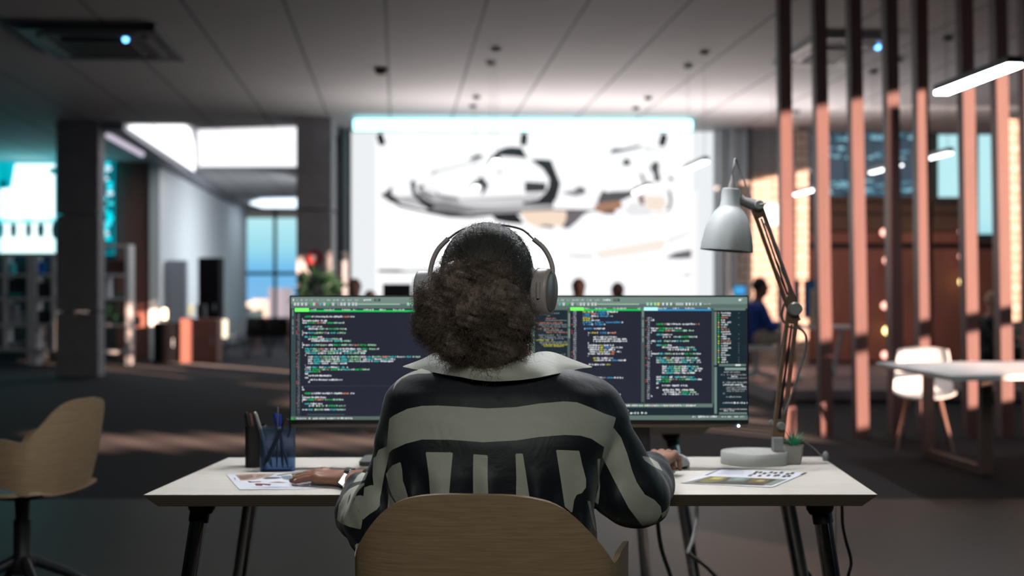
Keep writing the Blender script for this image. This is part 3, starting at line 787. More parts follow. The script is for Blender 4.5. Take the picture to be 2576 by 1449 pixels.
# ---- white shelving with things in its compartments
YS = 25.6
white_shelf = mat('shelf_white', (0.62, 0.60, 0.60), 0.5, var=0.05)
def shelf_unit(us, vs, Y, label, dep=0.36):
    x0 = P(us[0], 0, Y).x; r = empty('shelving_unit', (x0, Y, 0), label, 'shelf', 'white shelving units')
    x1 = P(us[-1], 0, Y).x; zt = P(0, vs[0], Y).z; zb = P(0, vs[-1], Y).z
    for u in us: MB().box((P(u, 0, Y).x, Y + dep / 2, (zt + zb) / 2), (0.075, dep, zt - zb)).build('upright', white_shelf, r)
    for v in vs: MB().box(((x0 + x1) / 2, Y + dep / 2, P(0, v, Y).z), (x1 - x0 + 0.07, dep - 0.01, 0.05)).build('shelf_board', white_shelf, r)
    for u in (us[0], us[-1]):
        MB().box((P(u, 0, Y).x, Y + dep / 2, zb / 2), (0.09, dep - 0.04, zb)).build('leg', white_shelf, r)
    return r
shelf_unit([-60, 10, 73], [640, 692, 752, 818, 880], YS, 'white open shelving unit cut by the edge of the view, full of boxes')
shelf_unit([84.5, 134, 191], [640, 692, 752, 818, 880], YS, 'white open shelving unit with a blue cup, beside the concrete column')
shelf_unit([202, 320], [618, 692, 752, 818, 886], YS, 'taller white open shelving unit between the column and the rust wall')
# pale back board behind one compartment and the things on the shelves
def thing_box(name, u, v, w, h, Y, m_, label, cat, dep=0.2, group=None):
    p = P(u, v, Y); o = MB().box((p.x, Y, p.z + h / 2), (w, dep, h)).build(name, m_, None, bevel=0.01); tag(o, label, cat, group); return o
g1 = mat('box_dark', (0.03, 0.03, 0.035), 0.6); g2 = mat('box_grey', (0.30, 0.30, 0.34), 0.6); g3 = mat('binder_white', (0.6, 0.6, 0.65), 0.5)
tl = mat('box_teal', (0.03, 0.45, 0.5), 0.5)
Yi = YS + 0.2; gs = 'boxes and binders on the white shelving'
thing_box('storage_box', 42, 750, 0.34, 0.36, Yi, g1, 'black box on the second shelf down', 'box', group=gs)
thing_box('storage_box', 108, 750, 0.30, 0.30, Yi, g1, 'black box on the second shelf under the blue cup', 'box', group=gs)
thing_box('tray', 38, 751 - 6, 0.26, 0.05, Yi - 0.1, tl, 'turquoise tray in front of the black box', 'tray')
thing_box('storage_box', 30, 816, 0.2, 0.38, Yi, g2, 'grey upright box file on the third shelf', 'box', group=gs)
thing_box('storage_box', 55, 816, 0.22, 0.22, Yi, g3, 'small pale box on the third shelf', 'box', group=gs)
thing_box('storage_box', 110, 816, 0.26, 0.26, Yi, g1, 'low black box on the third shelf', 'box', group=gs)
thing_box('binder', 124, 878, 0.09, 0.42, Yi, g3, 'white binder standing on the bottom shelf beside the column', 'binder', group=gs)
thing_box('storage_box', 46, 878, 0.36, 0.14, Yi, g2, 'flat grey box on the bottom shelf', 'box', group=gs)
thing_box('storage_box', 22, 690, 0.2, 0.2, Yi, tl, 'turquoise box on the top shelf', 'box', group=gs)
thing_box('binder', 272, 750, 0.10, 0.44, Yi, g3, 'pale binder standing beside the column on the taller unit', 'binder', group=gs)
thing_box('storage_box', 296, 690, 0.28, 0.26, Yi, rust, 'rust coloured box on the top shelf of the taller unit', 'box', group=gs)
p = P(104, 690, Yi)
o = MB().lathe([(0.06, 0), (0.085, 0.05), (0.09, 0.22), (0.095, 0.23)], p, 18).build('cup', mat('cup_blue', (0.02, 0.2, 0.85), 0.3, emit=(0.02, 0.2, 0.9), estr=0.0), smooth=True); tag(o, 'bright blue cup on the shelf beside the column', 'cup')
# trailing plant on the taller unit
def leaf_cloud(name, c, r, n, m_, parent, lw=0.07, seed=1, droop=0.3):
    rg = random.Random(seed); mb = MB()
    for _ in range(n):
        d = Vector((rg.gauss(0, 1), rg.gauss(0, 1), rg.gauss(0, 1))).normalized()
        q = Vector(c) + Vector((d.x * r[0], d.y * r[1], d.z * r[2])) * rg.uniform(0.35, 1)
        t = (d + Vector((0, 0, -droop))).normalized(); s = t.cross(Vector((rg.gauss(0, 1), rg.gauss(0, 1), rg.gauss(0, 1)))).normalized(); L = lw * rg.uniform(1.4, 2.6); w = lw * 0.5
        nrm = t.cross(s)
        mb.add([q, q + t * L * 0.4 + s * w, q + t * L, q + t * L * 0.4 - s * w, q + t * L * 0.5 + nrm * w * 0.3], [(0, 1, 4), (1, 2, 4), (2, 3, 4), (3, 0, 4)])
    return mb.build(name, m_, parent)
leafg = mat('leaf_green', (0.03, 0.11, 0.045), 0.5, scale=30, var=0.4)
p = P(296, 818, Yi); r = empty('potted_plant', (p.x, p.y, p.z), 'green trailing plant on the taller white shelving unit', 'plant')
MB().lathe([(0.07, 0), (0.10, 0.16)], p, 14).build('pot', g1, r); leaf_cloud('leaves', p + Vector((0, -0.05, 0.3)), (0.16, 0.12, 0.28), 70, leafg, r, 0.06, 4)

# ---- furniture in the white corridor
def cab(name, u0, u1, v0, v1, Y, dep, m_, label, cat, group=None, door=False):
    p0, p1 = P(u0, v1, Y), P(u1, v0, Y); z0 = 0.0
    r = empty(name, ((p0.x + p1.x) / 2, Y, 0), label, cat, group)
    MB().box(((p0.x + p1.x) / 2, Y + dep / 2, (z0 + p1.z) / 2), (p1.x - p0.x, dep, p1.z - z0)).build('body', m_, r, bevel=0.01)
    MB().box(((p0.x + p1.x) / 2, Y - 0.012, (z0 + p1.z) / 2), (p1.x - p0.x - 0.05, 0.024, p1.z - z0 - 0.06)).build('door', m_, r)
    MB().box((p1.x - 0.09, Y - 0.035, (z0 + p1.z) / 2), (0.02, 0.025, 0.16)).build('handle', alu, r)
    return r
matt_black = mat('matt_black', (0.006, 0.006, 0.007), 0.9, spec=0.1)
cab('low_cabinet', 386, 448, 812, 915, 26.6, 0.5, matt_black, 'low black cabinet at the foot of the white wall', 'cabinet')
cab('low_cabinet', 452, 546, 802, 915, 26.5, 0.5, rust_wall, 'low rust brown cabinet with a patch of sunlight', 'cabinet')
cab('tall_cabinet', 498, 551, 648, 890, 29.1, 0.5, matt_black, 'tall black cabinet against the white wall', 'cabinet')
cab('tall_cabinet', 414, 466, 655, 900, 28.3, 0.25, mat('locker_grey', (0.30, 0.33, 0.38), 0.5), 'tall grey locker against the white wall', 'cabinet')
for (u, v, lab) in ((413, 795, 'small glowing table lamp on the low black cabinet'), (480, 790, 'small dim table lamp on the low rust brown cabinet')):
    Y = 26.8; p = P(u, v, Y); zt = P(0, 811 if u < 450 else 801, Y).z; r = empty('table_lamp', (p.x, Y, zt), lab, 'lamp')
    MB().lathe([(0.05, 0), (0.05, 0.015), (0.012, 0.02), (0.012, 0.06)], (p.x, Y, zt), 14).build('base', black_metal, r)
    MB().lathe([(0.05, 0.06), (0.06, 0.12), (0.055, 0.24), (0.03, 0.27)], (p.x, Y, zt), 16).build('lamp_shade', glow('lamp_warm%d' % u, (1, 0.86, 0.55), 3.0 if u < 450 else 0.7), r, smooth=True)
thing_box('vase', 507, 800, 0.16, 0.26, 26.8, g1, 'small dark vase on the low rust brown cabinet', 'vase')

chair_shell_white = mat('shell_white', (0.72, 0.72, 0.72), 0.35, var=0.03)
def shell_chair(x, y, rz, z0, m_, label, legs_m, group, dark=False):
    """moulded shell chair on four splayed legs"""
    r = empty('shell_chair', (x, y, z0), label, 'chair', group, rz); R = Matrix.Rotation(rz, 3, 'Z'); O = Vector((x, y, z0))
    prof = spline([(0.22, 0.43), (0.12, 0.445), (-0.08, 0.43), (-0.19, 0.47), (-0.235, 0.60), (-0.27, 0.82)], 4); G = []
    for i, (py, pz) in enumerate(prof):
        row = []; f = i / (len(prof) - 1); hw = 0.235 if f < 0.6 else 0.235 - 0.04 * ((f - 0.6) / 0.4) ** 2
        for k in range(13):
            t = -1 + 2 * k / 12; e_ = abs(t) ** 3; row.append(O + R @ Vector((t * hw, py + (0.07 * e_ if f > 0.5 else 0), pz + (0.045 * e_ if f < 0.6 else -0.02 * e_))))
        G.append(row)
    MB().sheet(G, 0.014).build('seat_shell', m_, r, smooth=True)
    for sx_, sy_ in ((-1, -1), (1, -1), (1, 1), (-1, 1)):
        MB().tube([O + R @ Vector((sx_ * 0.12, sy_ * 0.12 - 0.02, 0.42)), O + R @ Vector((sx_ * 0.22, sy_ * 0.21 - 0.02, 0))], [0.016, 0.011], 8).build('leg', legs_m, r)
    return r
def simple_table(x0, x1, y0, y1, z0, h, m_top, m_leg, label, name='table', cat='table', quad=None, group=None, th=0.04, trestle=False):
    cx_, cy_ = (x0 + x1) / 2, (y0 + y1) / 2; r = empty(name, (cx_, cy_, z0), label, cat, group)
    MB().box((cx_, cy_, z0 + h - th / 2), (x1 - x0, y1 - y0, th)).build('tabletop', m_top, r, bevel=0.005)
    for sx_ in (0, 1):
        for sy_ in (0, 1):
            X = x0 + 0.1 if sx_ == 0 else x1 - 0.1; Yy = y0 + 0.08 if sy_ == 0 else y1 - 0.08; sp_ = 0.22 if trestle else 0.0
            MB().tube([Vector((X, Yy, z0 + h - th)), Vector((X + (sp_ if sx_ == 0 else -sp_) * (1 if sy_ else -1) * 0.6, Yy, z0))], 0.025, 8).build('leg', m_leg, r)
    return r
simple_table(P(618, 0, 30).x, P(735, 0, 30).x, 30, 31, 0, 0.76, rust_wall, rust_wall, 'rust brown table before the far window')
for (u, lab) in ((650, 'black chair at the rust brown table, nearer the tall cabinet'), (702, 'black chair at the rust brown table, nearer the concrete column')):
    shell_chair(P(u, 0, 28.8).x, 28.8, 0.0, 0, black_metal, lab, black_metal, 'chairs at the far table')
shell_chair(P(585, 0, 27.6).x, 27.6, 1.6, 0, mat('shell_grey', (0.42, 0.45, 0.5), 0.4), 'pale grey shell chair beside the low rust brown cabinet', black_metal, 'chairs at the far table')
thing_box('glow_block', 560, 850, 0.16, 0.36, 27.2, glow('lantern_light', (1, 0.85, 0.6), 1.8), 'slim glowing block beside the low rust brown cabinet', 'lantern')  # emissive block standing in for a bright curved shape

# plant and round red sign on the second column
p = P(800, 905, 20.3); p.z = 0
r = empty('potted_plant', p, 'tall dark leafy plant in a black pot before the concrete column', 'plant')
MB().lathe([(0.18, 0), (0.24, 0.5)], p, 18).build('pot', black_metal, r)
MB().tube([p + Vector((0, 0, 0.45)), p + Vector((0.02, 0, 1.2))], 0.025, 8).build('stem', g1, r)
leaf_cloud('leaves', p + Vector((0.0, 0, 1.33)), (0.28, 0.22, 0.27), 150, mat('leaf_dark', (0.012, 0.05, 0.022), 0.6, scale=30, var=0.4), r, 0.10, 9)
p = P(792, 648, 20.95)
o = MB().lathe([(0.115, 0), (0.115, 0.03)], p, 24, Matrix.Rotation(math.radians(90), 3, 'X')).build('round_sign', mat('sign_red', (0.42, 0.04, 0.05), 0.5)); tag(o, 'round red and white sign on the concrete column above the plant', 'sign')
mb = MB(); mb.box(p + Vector((0, -0.034, 0.015)), (0.085, 0.006, 0.05)); mb.box(p + Vector((0, -0.034, -0.035)), (0.05, 0.006, 0.04)); mb.build('symbol', mat('sign_white', (0.75, 0.6, 0.6), 0.5), o)

# ---- city beyond the far window and ground outside
struct(MB().box((0, 150, -16), (500, 210, 0.5)), 'ground_outside', mat('city_ground', (0.30, 0.27, 0.25), 0.9, scale=0.2, var=0.4))
rg = random.Random(21)
for i in range(16):
    u = 600 + i * 12 + rg.uniform(-4, 4); Yc = 100 + (i * 7 % 16) * 9.5; vt = rg.uniform(752, 782); wpx = rg.uniform(8, 22)
    p = P(u, vt, Yc); w_ = wpx / FL * Yc; c = rg.choice([(0.55, 0.42, 0.34), (0.45, 0.38, 0.34), (0.62, 0.52, 0.44), (0.30, 0.27, 0.27)])
    o = MB().box((p.x, Yc, (p.z - 16) / 2), (w_, 8, p.z + 16)).build('building', mat('facade%d' % (i % 4), c, 0.8)); tag(o, 'distant pale low building seen through the far window', 'building', 'distant city buildings')
p = P(706, 725, 100); o = MB().box((p.x, 100, (p.z - 16) / 2), (1.1, 4, p.z + 16)).build('building', mat('facade_grey', (0.10, 0.11, 0.15), 0.8)); tag(o, 'distant dark grey tower block seen through the far window', 'building')

# ---- white side table, its chair, near the timber posts
white_top = mat('table_white', (0.82, 0.80, 0.78), 0.35, var=0.03)
zt = 0.745
def tz(u, v, z=zt): Yd = (z - EYE) / ((HZ - v) / FL); return ((u - 1288) / FL * Yd, Yd)
quad = [tz(2393, 945), tz(2690, 940), tz(2620, 908), tz(2205, 911)]
cx_ = sum(q[0] for q in quad) / 4; cy_ = sum(q[1] for q in quad) / 4
r = empty('side_table', (cx_, cy_, 0), 'white trapezoid table on sled legs before the timber posts', 'table')
MB().prism(quad, zt - 0.035, zt).build('tabletop', white_top, r, bevel=0.004)
lg = mat('table_leg_brown', (0.18, 0.10, 0.08), 0.5)
def sled(u0, v0, u1, v1):
    a = Vector((*tz(u0, v0, 0.03), 0.03)); b = Vector((*tz(u1, v1, 0.03), 0.03)); mb = MB()
    for q in (a, b): mb.box((q.x, q.y, zt / 2 - 0.01), (0.075, 0.075, zt - 0.05))
    d = b - a; mb.box((a + b) / 2, (d.length, 0.06, 0.06), Matrix.Rotation(math.atan2(d.y, d.x), 3, 'Z')); return mb
sled(2335, 1140, 2478, 1185).build('leg_frame', lg, r); sled(2600, 1140, 2680, 1185).build('leg_frame', lg, r)
shell_chair(3.30, 11.15, math.pi - 0.25, 0, chair_shell_white, 'white shell chair behind the white side table', lg, 'shell chairs')

# ---- desk on the platform, people and their screens
blue_cloth = mat('blue_cloth', (0.02, 0.06, 0.30), 0.8, scale=12, var=0.2); beige = mat('beige_cloth', (0.42, 0.34, 0.28), 0.8)
simple_table(P(1830, 0, 18.6).x, P(2170, 0, 18.6).x, 18.6, 19.4, 0.15, 0.70, white_top, alu, 'white desk on the platform with grey splayed legs', 'platform_desk', 'desk', trestle=True)
def screen(u0, u1, v0, v1, Y, label, face, z_desk, backside=True, name='monitor', tilt=0):
    p0, p1 = P(u0, v1, Y), P(u1, v0, Y); cx = (p0.x + p1.x) / 2; r = empty(name, (cx, Y, z_desk), label, 'monitor', 'monitors on the far desks')
    MB().box((cx, Y, (p0.z + p1.z) / 2), (p1.x - p0.x, 0.035, p1.z - p0.z)).build('housing', black_metal, r, bevel=0.006)
    if face: MB().box((cx, Y - 0.019, (p0.z + p1.z) / 2), (p1.x - p0.x - 0.04, 0.004, p1.z - p0.z - 0.04)).build('screen', face, r)
    MB().box((cx, Y + 0.03, (z_desk + p0.z) / 2 + 0.03), (0.05, 0.03, p0.z - z_desk + 0.06)).build('stand', black_metal, r)
    MB().box((cx, Y + 0.03, z_desk + 0.008), (0.2, 0.16, 0.016)).build('base', black_metal, r)
screen(1955, 2012, 704, 800, 19.0, 'black monitor on the platform desk with a blue bar along its foot', glow('screen_dark', (0.005, 0.012, 0.03), 1), 0.85)
screen(2022, 2080, 704, 800, 19.0, 'dark blue monitor on the platform desk between timber posts', glow('screen_navy', (0.004, 0.018, 0.05), 1), 0.85)
screen(1842, 1878, 716, 745, 19.0, 'small bright blue monitor above the front screens', glow('screen_cyan', (0.05, 0.30, 0.60), 1.2), 0.85)
thing_box('paper_roll', 2052, 820, 0.12, 0.5, 18.85, mat('bag_paper', (0.42, 0.32, 0.22), 0.8), 'upright pale paper roll standing before the dark blue monitor', 'paper roll', dep=0.12)

def seated(name, x, y, rz, zseat, label, top_m, leg_m, skin_m, hair_m, reach=0.42, h=0.011, fl=0.0):
    """seated person: one body surface, with hair and clothes as children"""
    O = Vector((x, y, 0)); R = Matrix.Rotation(rz, 3, 'Z')
    T = lambda V: np.array([tuple(O + R @ Vector(v)) for v in V])
    s = zseat
    def make(fn, bmin, bmax, nm, m_, par):
        ax, G = grid(bmin, bmax, h); V, F = nets(fn(G), ax, h); V = relax(V, F, 2); return mesh_np(nm, T(V), F, m_, par)
    def body(G):
        d = chain(G, [((0, 0.06, s + 0.80), 0.065), ((0, 0.03, s + 0.55), 0.055), ((0, -0.02, s + 0.45), 0.10), ((0, -0.02, s + 0.12), 0.12)], 0.05)
        hd = smin(ell(G, (0, 0.075, s + 0.74), (0.075, 0.095, 0.115)), ell(G, (0, 0.10, s + 0.66), (0.05, 0.06, 0.06)), 0.03)
        hd = smin(hd, ell(G, (0, 0.175, s + 0.72), (0.016, 0.022, 0.025)), 0.012)
        d = smin(d, hd, 0.03)
        for sg in (-1, 1):
            d = smin(d, chain(G, [((sg * 0.17, 0, s + 0.48), 0.05), ((sg * 0.22, 0.10, s + 0.22), 0.042), ((sg * 0.17, 0.10 + reach * 0.8, s + 0.25), 0.032), ((sg * 0.15, 0.14 + reach * 0.95, s + 0.25), 0.03)], 0.02), 0.03)
            for k in range(5):
                d = smin(d, cone(G, (sg * 0.15 + (k - 2) * 0.016, 0.14 + reach * 0.95, s + 0.25), (sg * 0.15 + (k - 2) * 0.020, 0.20 + reach * 0.95 - abs(k - 2) * 0.008, s + 0.235), 0.012, 0.010), 0.006)
            d = smin(d, chain(G, [((sg * 0.09, 0.02, s + 0.09), 0.09), ((sg * 0.11, 0.44, s + 0.08), 0.06), ((sg * 0.11, 0.42, fl + 0.13), 0.045), ((sg * 0.11, 0.52, fl + 0.055), 0.035)], 0.03), 0.03)
        return d
    b = make(body, (-0.34, -0.2, fl), (0.34, 0.72, s + 0.92), name, skin_m, None); tag(b, label, 'person')
    def shirt(G):
        d = chain(G, [((0, -0.01, s + 0.47), 0.135), ((0, -0.02, s + 0.12), 0.16)], 0.05)
        for sg in (-1, 1):
            d = smin(d, chain(G, [((sg * 0.16, 0, s + 0.47), 0.075), ((sg * 0.23, 0.10, s + 0.22), 0.06), ((sg * 0.18, 0.08 + reach * 0.7, s + 0.255), 0.045)], 0.02), 0.05)
        return smax(d, G[2] - (s + 0.545), 0.02)
    make(shirt, (-0.38, -0.24, s - 0.08), (0.38, 0.62, s + 0.60), 'shirt', top_m, b)
    def tr(G):
        d = None
        for sg in (-1, 1):
            c = chain(G, [((sg * 0.09, 0.0, s + 0.09), 0.115), ((sg * 0.11, 0.44, s + 0.08), 0.078), ((sg * 0.11, 0.42, fl + 0.12), 0.06)], 0.03); d = c if d is None else smin(d, c, 0.04)
        return d
    make(tr, (-0.30, -0.18, fl), (0.30, 0.60, s + 0.24), 'trousers', leg_m, b)
    def hair(G):
        d = ell(G, (0, 0.055, s + 0.765), (0.088, 0.105, 0.108)); return smax(d, (G[1] - 0.11) * 0.8 - (G[2] - (s + 0.78)) * 0.9, 0.02)
    make(hair, (-0.12, -0.08, s + 0.62), (0.12, 0.2, s + 0.90), 'hair', hair_m, b)
    for sg in (-1, 1):
        MB().ball(T([(sg * 0.11, 0.52, fl + 0.041)])[0], (0.045, 0.11, 0.04), 12, 0, R).build('shoe', white_top if leg_m is beige else black_metal, b, smooth=True)
    return b
skin_l = mat('skin_fair', (0.50, 0.27, 0.20), 0.6); skin_d = mat('skin_deep', (0.20, 0.085, 0.055), 0.6); hair_k = mat('hair_black', (0.02, 0.015, 0.012), 0.6)
hair_b = mat('hair_brown', (0.20, 0.09, 0.05), 0.6)
hx = P(1905, 0, 18.0).x
seated('person', hx, 18.1, -math.pi / 2 + 0.25, 0.63, 'person in a blue sweater and beige trousers seated at the platform desk', blue_cloth, beige, skin_d, hair_k, 0.42, 0.013, 0.15)
r = empty('office_chair', (hx, 18.1, 0.15), 'white swivel chair under the person in blue', 'chair')
MB().rbox((hx, 18.1, 0.585), (0.46, 0.46, 0.06), 0.1).build('seat', white_top, r); MB().box((hx - 0.25, 18.05, 0.85), (0.04, 0.40, 0.42)).build('backrest', white_top, r)
MB().tube([(hx, 18.1, 0.56), (hx, 18.1, 0.25)], 0.03, 10).build('gas_column', alu, r)
for k in range(5):
    a = k * 1.2566 + 0.3; MB().tube([(hx, 18.1, 0.27), (hx + 0.3 * math.cos(a), 18.1 + 0.3 * math.sin(a), 0.19)], [0.03, 0.018], 8).build('base_arm', alu, r)
# bench of desks in front of the mural, with three people and screens
simple_table(-2.4, 1.9, 15.3, 16.4, 0, 0.74, white_top, alu, 'long white desk before the mural, hidden behind the front screens', 'bench_desk', 'desk')
pnk = mat('pink_cloth', (0.50, 0.12, 0.12), 0.8); grn = mat('green_cloth', (0.03, 0.25, 0.05), 0.8); drk = mat('dark_cloth', (0.02, 0.02, 0.025), 0.8); tlc = mat('teal_cloth', (0.25, 0.5, 0.5), 0.8)
seated('person', P(893, 0, 17.2).x, 17.2, math.pi, 0.60, 'brown haired person seated behind the far desk next to the mural frame', pnk, drk, skin_l, hair_b, 0.3, 0.014)
seated('person', P(926, 0, 18.0).x, 18.3, math.pi, 0.46, 'dark haired person in pink behind the brown haired one', pnk, drk, skin_l, hair_k, 0.3, 0.014)
seated('person', P(1455, 0, 17.0).x, 17.0, math.pi, 0.60, 'dark haired person in green seated beyond the headphones', grn, drk, skin_d, hair_k, 0.3, 0.014)
seated('person', P(1553, 0, 17.9).x, 17.9, math.pi, 0.56, 'dark haired person in teal seated beyond the front screen', tlc, drk, skin_d, hair_k, 0.3, 0.014)
seated('person', P(2488, 0, 17.6).x, 17.6, -math.pi / 2 - 0.3, 0.45, 'person with fair hair in black seen between the last timber posts', drk, drk, skin_l, mat('hair_fair', (0.55, 0.36, 0.24), 0.6), 0.3, 0.014, 0.15)
screen(963, 1035, 714, 790, 16.0, 'black monitor on the far desk before the mural', None, 0.74)
screen(1040, 1062, 700, 790, 16.1, 'slim dark monitor seen edge on beside the hair', None, 0.74)

# ---- round lamps on the timber wall
wb = [(2223, 585, 'p'), (2325, 585, 'y'), (2420, 583, 'p'), (2230, 655, 'p'), (2420, 645, 'p'), (2421, 709, 'y'), (2225, 769, 'p'), (2230, 832, 'y'), (2326, 832, 'p'), (2225, 893, 'p'), (2024, 650, 'p')]
rows_ = {585: 'top row', 583: 'top row', 655: 'second row', 645: 'second row', 650: 'second row', 709: 'third row', 769: 'fourth row', 832: 'fifth row', 893: 'lowest row'}
ww = {2223: 'behind the third post', 2325: 'beside the fifth post', 2420: 'before the sixth post', 2230: 'behind the third post', 2421: 'before the sixth post', 2225: 'behind the third post', 2326: 'beside the fifth post', 2024: 'next to the brick'}
for (u, v, k) in wb:
    Y = 22.7; p = P(u, v, Y); big = k == 'y'
    r = empty('wall_lamp', (p.x, YB, p.z), '%s round wall lamp in the %s %s' % ('bright yellow' if big else 'small pink', rows_[v], ww[u]), 'wall lamp', 'round lamps on the timber wall')
    MB().tube([(p.x, YB, p.z), (p.x, Y, p.z)], 0.02, 8).build('bracket', black_metal, r)
    MB().ball((p.x, Y - 0.02, p.z), 0.065 if big else 0.06, 12).build('bulb', glow('bulb_' + k, (1.0, 0.72, 0.30) if big else (1.0, 0.50, 0.40), 5.5 if big else 2.6), r, smooth=True)
p = P(1943, 540, 18.5); r = empty('globe_lamp', (p.x, 18.5, CH), 'round white globe lamp hanging before the brick wall', 'globe lamp')
MB().ball(p, 0.15, 20).build('globe', glow('globe_light', (1, 0.95, 0.88), 2.6), r, smooth=True); MB().tube([p, Vector((p.x, p.y, CH))], 0.004, 6).build('cable', black_metal, r)
# ================================================================ THE FRONT DESK
DZ = 0.735                                     # desk top height
def onz(u, v, z=DZ):
    Yd = (EYE - z) * FL / (v - HZ); return Vector(((u - 1288) / FL * Yd, Yd, z))
birch = wood('birch_top', (0.64, 0.60, 0.53), (0.74, 0.70, 0.63), 2.5, (2, 14, 1), 0.42, 0.02)
def ply_mat():
    m = bpy.data.materials.new('plywood_edge'); m.use_nodes = True; nt = m.node_tree; b = nt.nodes['Principled BSDF']; b.inputs['Roughness'].default_value = 0.6
    tc = nt.nodes.new('ShaderNodeTexCoord'); sp = nt.nodes.new('ShaderNodeSeparateXYZ'); nt.links.new(tc.outputs['Object'], sp.inputs[0])
    w = nt.nodes.new('ShaderNodeMath'); w.operation = 'MULTIPLY'; w.inputs[1].default_value = 1100; nt.links.new(sp.outputs['Z'], w.inputs[0])
    s_ = nt.nodes.new('ShaderNodeMath'); s_.operation = 'SINE'; nt.links.new(w.outputs[0], s_.inputs[0])
    mr = nt.nodes.new('ShaderNodeMapRange'); mr.inputs[1].default_value = -1; nt.links.new(s_.outputs[0], mr.inputs[0])
    nt.links.new(_mix(nt, (0.07, 0.055, 0.040), (0.12, 0.095, 0.07), mr.outputs[0]), b.inputs['Base Color']); return m
ply = ply_mat()
def desk(quad, label, legs, group=None):
    c = sum(quad, Vector()) / 4; r = empty('desk', (c.x, c.y, 0), label, 'desk', group)
    th = 0.030; ins = 0.034; top = [Vector((q.x, q.y, DZ)) for q in quad]; cc = c.copy(); cc.z = DZ
    lip = [t + Vector((0, 0, -0.003)) for t in top]
    bot = []
    for i, t in enumerate(top):
        sx_ = 1 if t.x < c.x else -1; sy_ = 1 if t.y < c.y else -1; bot.append(Vector((t.x + sx_ * ins, t.y + sy_ * ins * 0.35, DZ - th)))
    mb = MB(); mb.add(top + lip + bot, [(0, 1, 2, 3)], 0); mb.f += [tuple(range(11, 7, -1))] + [(k, 4 + k, 4 + (k + 1) % 4, (k + 1) % 4) for k in range(4)] + [(4 + k, 8 + k, 8 + (k + 1) % 4, 4 + (k + 1) % 4) for k in range(4)]
    mb.m += [1] * 9; mb.c += [None] * 9
    mb.build('desktop', [birch, ply], r)
    for (a, b) in legs:                                # a: point under the top, b: foot on the floor
        a = Vector(a); b = Vector(b); a.z = DZ - th; d = (b - a).normalized(); k = a + d * 0.052
        br = MB().lathe([(0.062, 0.0), (0.058, -0.008), (0.036, -0.014), (0.034, -0.026), (0.026, -0.038)], a, 24).build('leg_bracket', black_metal, r, smooth=True)
        MB().tube([a + d * 0.030, a + d * 0.060], 0.0255, 20).build('collar', black_metal, br, smooth=True)
        MB().tube([k, b], [0.0225, 0.0225], 24).build('leg', chrome, r, smooth=50)
    return r
q = [onz(360, 1245), onz(2207, 1244), onz(2066, 1149), onz(575, 1151)]
def legpt(u, v, Y): p = P(u, v, Y); return p
L = []
for (u0, u1, v0, v1, Y, dy) in ((508, 484, 1280, 1449, 3.56, -0.05), (2062, 2086, 1280, 1449, 3.54, -0.05), (642, 611, 1280, 1449, 4.10, 0.05), (1966, 2006, 1280, 1449, 4.10, 0.05)):
    a = P(u0, v0, Y); b = P(u1, v1, Y); s_ = (a.z - 0) / (a.z - b.z); b = a + (b - a) * s_; b.y += dy; b.z = 0; L.append((a, b))
desk(q, 'pale birch desk with chamfered edge where the woman works', L, 'birch desks')
# the desk opposite, mostly hidden behind the screens
yb = 5.25
q2 = [Vector((P(905, 0, yb).x, yb, DZ)), Vector((P(1790, 0, yb).x, yb, DZ)), Vector((P(1790, 0, yb).x + 0.02, yb + 0.8, DZ)), Vector((P(905, 0, yb).x + 0.02, yb + 0.8, DZ))]
L2 = []
for (x, y, ex) in ((P(1688, 0, 5.4).x, 5.4, 0.05), (-0.34, 5.4, -0.05), (-0.34, 5.9, -0.05), (P(1590, 0, 5.9).x, 5.9, 0.03)):
    L2.append(((x, y, DZ), (x + ex * 2.2, y + (0.04 if y > 5.6 else -0.04), 0)))
desk(q2, 'second birch desk standing opposite, hidden behind the two monitors', L2, 'birch desks')

